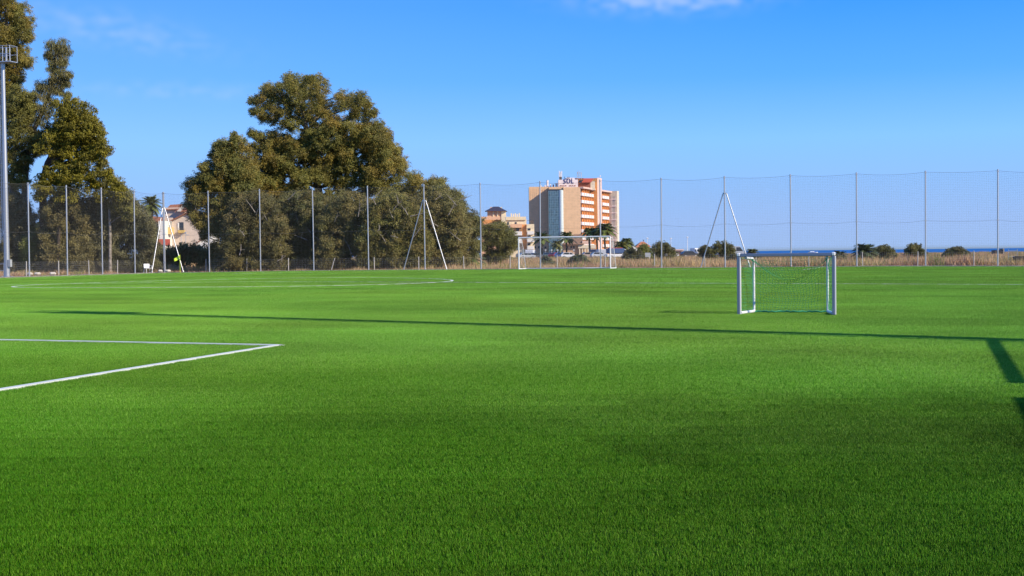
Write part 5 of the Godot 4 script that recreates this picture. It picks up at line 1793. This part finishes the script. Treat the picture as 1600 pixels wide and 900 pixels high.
func small_things() -> void:
	var g := "vehicles parked in front of the hotel"
	car("parked_car", "silver car at the left end of the hotel car park, by the goalpost", "car", g, 823, 355, 0.3, "car", Color(0.42, 0.45, 0.48))
	car("parked_van", "white van parked beneath the apartment block", "van", g, 829.5, 368, 1.35, "van", Color(0.78, 0.78, 0.78))
	car("parked_car", "dark grey car with a pale door right of the white van", "car", g, 839, 360, 0.6, "car", Color(0.06, 0.065, 0.08))
	car("parked_car", "greenish car in front of the shaded hotel wall", "car", g, 858, 372, 1.1, "car", Color(0.16, 0.22, 0.20))
	car("parked_car", "bright red car in front of the glass tower", "car", g, 868, 366, 0.9, "car", Color(0.40, 0.025, 0.035))
	car("parked_car", "blue car beside the red one", "car", g, 878.5, 362, 0.2, "car", Color(0.045, 0.085, 0.27))
	car("parked_car", "white car right of the blue one, half behind a bush", "car", g, 888.5, 354, 0.15, "car", Color(0.78, 0.78, 0.78))
	car("parked_car", "beige car right of the round bush", "car", g, 921, 366, 0.25, "car", Color(0.42, 0.33, 0.28))
	car("parked_van", "dark blue van behind the beige car", "van", g, 930, 392, 1.2, "van", Color(0.05, 0.07, 0.14))
	car("parked_car", "pale silver car between the beige car and the goalpost", "car", g, 935.5, 362, 0.2, "car", Color(0.52, 0.55, 0.60))
	car("parked_van", "small white van by the right post of the full-size goal", "van", g, 942.5, 380, 1.4, "van", Color(0.78, 0.77, 0.74))
	car("parked_truck", "white-fronted pickup with a blue load right of the full-size goal", "truck", g, 965, 300, 0.25, "truck", Color(0.74, 0.74, 0.74))
	var t := thing("blue_tarpaulin", "dark blue tarpaulin load with a red top edge on the pickup by the goal", "tarpaulin", low(963.5, 300, 0.92), 0.25)
	var b := Mb.new()
	b.bevel(Vector3(-0.3, 0.62, 0), Vector3(3.6, 1.1, 2.05), 0.12)
	put("cover", b.mesh(), mat("blue tarpaulin", Color(0.03, 0.075, 0.19), 0.6), t)
	b = Mb.new()
	b.bevel(Vector3(-0.3, 1.24, 0), Vector3(2.8, 0.16, 1.7), 0.05)
	put("red_roll", b.mesh(), mat("red tarpaulin", Color(0.42, 0.07, 0.06), 0.6), t)
	var g2 := "vehicles parked along the shore track"
	car("parked_car", "white car with dark windows left of the light masts' beach, seen side on", "car", g2, 1047, 345, 0.1, "car", Color(0.80, 0.80, 0.80))
	car("parked_car", "dark red car just right of the white one", "car", g2, 1058, 350, 0.5, "car", Color(0.16, 0.035, 0.045))
	car("parked_car", "black car left of the white box truck", "car", g2, 1077, 340, 0.3, "car", Color(0.015, 0.015, 0.02))
	car("parked_truck", "white box truck by the sea", "truck", g2, 1089, 405, -1.25, "truck", Color(0.78, 0.78, 0.76))
	car("parked_car", "navy car behind the bush beside the net post", "car", g2, 1035, 348, 1.0, "car", Color(0.04, 0.05, 0.11))
	car("parked_van", "grey van behind the left post of the mini goal", "van", g2, 1145, 270, 0.2, "van", Color(0.33, 0.36, 0.42))
	# blue stall
	t = thing("blue_kiosk", "small bright blue kiosk with a white side panel left of the big bush", "kiosk", low(1107, 290))
	b = Mb.new()
	b.bevel(Vector3(0, 0.85, 0), Vector3(0.95, 1.8, 1.2), 0.03)
	put("walls", b.mesh(), mat("kiosk blue", Color(0.03, 0.11, 0.42), 0.5), t)
	b = Mb.new()
	b.bevel(Vector3(0.42, 0.85, 0.62), Vector3(0.14, 1.7, 0.05), 0.01)
	put("side_panel", b.mesh(), mat("white plastic", Color.WHITE), t)
	b = Mb.new()
	b.bevel(Vector3(0, 1.8, 0), Vector3(1.15, 0.1, 1.4), 0.03)
	put("roof", b.mesh(), mat("kiosk blue", Color.BLUE), t)
	# boats
	var hull := func(called: String, label: String, grp: String, p: Vector3, l: float, w: float, h: float, turn: float, cabin: bool) -> void:
		var o := thing(called, label, "boat", p, turn, grp)
		var bb := Mb.new()
		var ring := []
		for i in 9:
			var s := i / 8.0
			var ww := w * 0.5 * pow(sin(PI * clampf(0.16 + s * 0.84, 0, 1)), 0.7)
			var x := lerpf(-l / 2, l / 2, s)
			ring.append([Vector3(x, h * (0.85 + 0.3 * s * s), ww), Vector3(x, 0, ww * 0.6), Vector3(x, 0, -ww * 0.6), Vector3(x, h * (0.85 + 0.3 * s * s), -ww)])
		for i in 8:
			for k in 3:
				bb.flat(ring[i][k], ring[i + 1][k], ring[i + 1][k + 1], Vector3(0, -0.3, 1.0 - k))
				bb.flat(ring[i][k], ring[i + 1][k + 1], ring[i][k + 1], Vector3(0, -0.3, 1.0 - k))
			bb.quad(ring[i][0], ring[i + 1][0], ring[i + 1][3], ring[i][3], Vector3.UP)
		bb.flat(ring[0][0], ring[0][1], ring[0][2], Vector3(-1, 0, 0))
		bb.flat(ring[0][0], ring[0][2], ring[0][3], Vector3(-1, 0, 0))
		put("hull", bb.mesh(), mat("white gloss paint", Color.WHITE), o)
		if cabin:
			bb = Mb.new()
			bb.bevel(Vector3(-l * 0.08, h * 1.35, 0), Vector3(l * 0.45, h * 0.9, w * 0.6), 0.1)
			put("cabin", bb.mesh(), mat("white plastic", Color.WHITE), o)
	hull.call("motor_boat", "long white motor boat out on the sea above the mini goal's crossbar", "", at(1270, 395.0, 1100), 8.0, 2.6, 0.6, 0.0, true)
	hull.call("beach_boat", "white dinghy lying in the grass under the mini goal's crossbar, left of the other", "dinghies in the grass behind the mini goal", low(1229, 280, 0.25), 2.0, 1.2, 0.45, 0.1, false)
	hull.call("beach_boat", "white dinghy lying in the grass under the mini goal's crossbar, right of the other", "dinghies in the grass behind the mini goal", low(1243, 276, 0.3), 1.3, 0.9, 0.4, 0.4, false)
	# masts
	var white := mat("white gloss paint", Color.WHITE)
	var mg := "white light masts by the shore"
	pole_light("light_mast", "tallest white light mast standing against the sea", mg, 1074.3, 371.5, 350, 0.085, 0.0, white)
	pole_light("light_mast", "white light mast above the right part of the olive bush", mg, 1048.3, 373.5, 350, 0.075, 0.0, white)
	pole_light("light_mast", "white light mast peeping over the top of the olive bush", mg, 1032.5, 373.0, 352, 0.075, 0.0, white)
	pole_light("light_mast", "white light mast in front of the orange pyramid roof", mg, 1011.8, 373.0, 352, 0.075, 0.0, white)
	pole_light("street_lamp", "curved grey street lamp in front of the beige villa", "street lamps by the houses", 283.5, 368.0, 300, 0.09, 1.3, mat("grey enamel", Color.GRAY))
	pole_light("street_lamp", "plain grey lamp post between the villa window and the curved lamp", "street lamps by the houses", 290.5, 364.0, 305, 0.07, 0.0, mat("grey enamel", Color.GRAY))
	var cg := "white globe lamps in the hotel car park"
	for x in [[852.5, "left of the glass tower"], [862.0, "at the foot of the glass tower's left edge"], [871.0, "in front of the glass tower"], [896.5, "in front of the hotel annex"]]:
		pole_light("globe_lamp", "small white globe lamp %s" % x[1], cg, x[0], 391.5, 400, 0.05, 0.0, white)
	# sign board on two legs
	t = thing("notice_board", "grey notice board on a post in front of the olive bush", "notice board", low(1014.5, 190))
	b = Mb.new()
	b.bevel(Vector3(-0.2, 0.95, 0), Vector3(0.75, 0.6, 0.05), 0.01)
	put("board", b.mesh(), mat("grey enamel", Color.GRAY), t)
	b = Mb.new()
	b.rod(Vector3(0, 0, 0), Vector3(0, 0.7, 0), 0.05, 6)
	put("post", b.mesh(), white, t)
	# dark container at right
	t = thing("dark_container", "dark container with a pale end wall by the last net post", "container", low(1560, 235))
	b = Mb.new()
	b.bevel(Vector3(-0.25, 0.55, 0), Vector3(1.3, 0.95, 1.6), 0.03)
	put("body", b.mesh(), mat("dark container paint", Color(0.018, 0.02, 0.028), 0.6), t)
	b = Mb.new()
	b.bevel(Vector3(0.55, 0.6, 0.1), Vector3(0.24, 1.35, 1.7), 0.02)
	put("end_wall", b.mesh(), mat("pale concrete", Color.WHITE), t)
	b = Mb.new()
	for k in 5:
		b.box(Vector3(-0.8 + k * 0.26, 0.55, 0.81), Vector3(0.05, 0.85, 0.03))
	put("rib", b.mesh(), mat("dark container paint", Color.BLACK), t)
	# gate frame and dark crates at the right edge
	t = thing("gate_frame", "grey metal gate frame with wire infill at the right edge", "gate", low(1582.5, 116))
	var gp := mat("fence wire", Color.GRAY)
	b = Mb.new()
	for x in [-0.37, 0.37]:
		b.rod(Vector3(x, 0, 0), Vector3(x, 1.25, 0), 0.025, 6)
	for y in [0.15, 0.65, 1.12]:
		b.rod(Vector3(-0.37, y, 0), Vector3(0.37, y, 0), 0.018, 6)
	put("frame", b.mesh(), gp, t)
	b = Mb.new()
	for i in 9:
		b.rod(Vector3(-0.32 + i * 0.08, 0.15, 0), Vector3(-0.32 + i * 0.08, 1.12, 0), 0.005, 3)
	put("wire_infill", b.mesh(), gp, t)
	t = thing("dark_crate", "stack of dark slatted crates at the right edge behind the net", "crate", low(1599, 113))
	var cm := mat("dark crate", Color(0.035, 0.03, 0.03), 0.8)
	for k in 4:
		for i in 3:
			b = Mb.new()
			b.bevel(Vector3(-0.55 + i * 0.55, 0.12 + k * 0.17, 0.3), Vector3(0.5, 0.12, 0.03), 0.008)
			put("slat", b.mesh(), cm, t)
	b = Mb.new()
	b.bevel(Vector3(0, 0.34, 0), Vector3(1.55, 0.62, 0.54), 0.02)
	put("body", b.mesh(), cm, t)
	# low rail in the bushes at far left
	t = thing("metal_rail", "pale metal railing at the foot of the floodlight pole", "railing", pitch(-40.1, 35.4))
	b = Mb.new()
	for x in [-0.9, 0.9]:
		b.rod(Vector3(x, -0.1, 0), Vector3(x, 1.05, 0), 0.03, 6)
	for y in [0.5, 1.0]:
		b.rod(Vector3(-0.9, y, 0), Vector3(0.9, y, 0), 0.025, 6)
	put("rail", b.mesh(), steel(), t)
	# loose stones on the kerb
	var sg := "pale stones along the foot of the fence"
	for p in [[46, "lying by the second post"], [58, "in a small heap left of the third post"], [82, "in the middle of the third bay"], [250, "at the foot of the corner post"], [262, "right of the corner post"]]:
		t = thing("loose_stone", "pale stone %s from the left" % p[1] if p[0] < 200 else "pale stone %s" % p[1], "stone", low(p[0], 110 if p[0] < 200 else 121, 0.0), p[0], sg)
		b = Mb.new()
		b.bevel(Vector3(0, 0.08, 0), Vector3(0.5, 0.24, 0.4), 0.09)
		put("stone", b.mesh(), mat("pale stone", Color(0.56, 0.50, 0.42), 0.95), t)

func _ready() -> void:
	rng.seed = 4711
	view()
	setting()
	turf()
	hotel()
	apartments()
	houses()
	fences()
	plants()
	dry_grass()
	pitch_things()
	small_things()
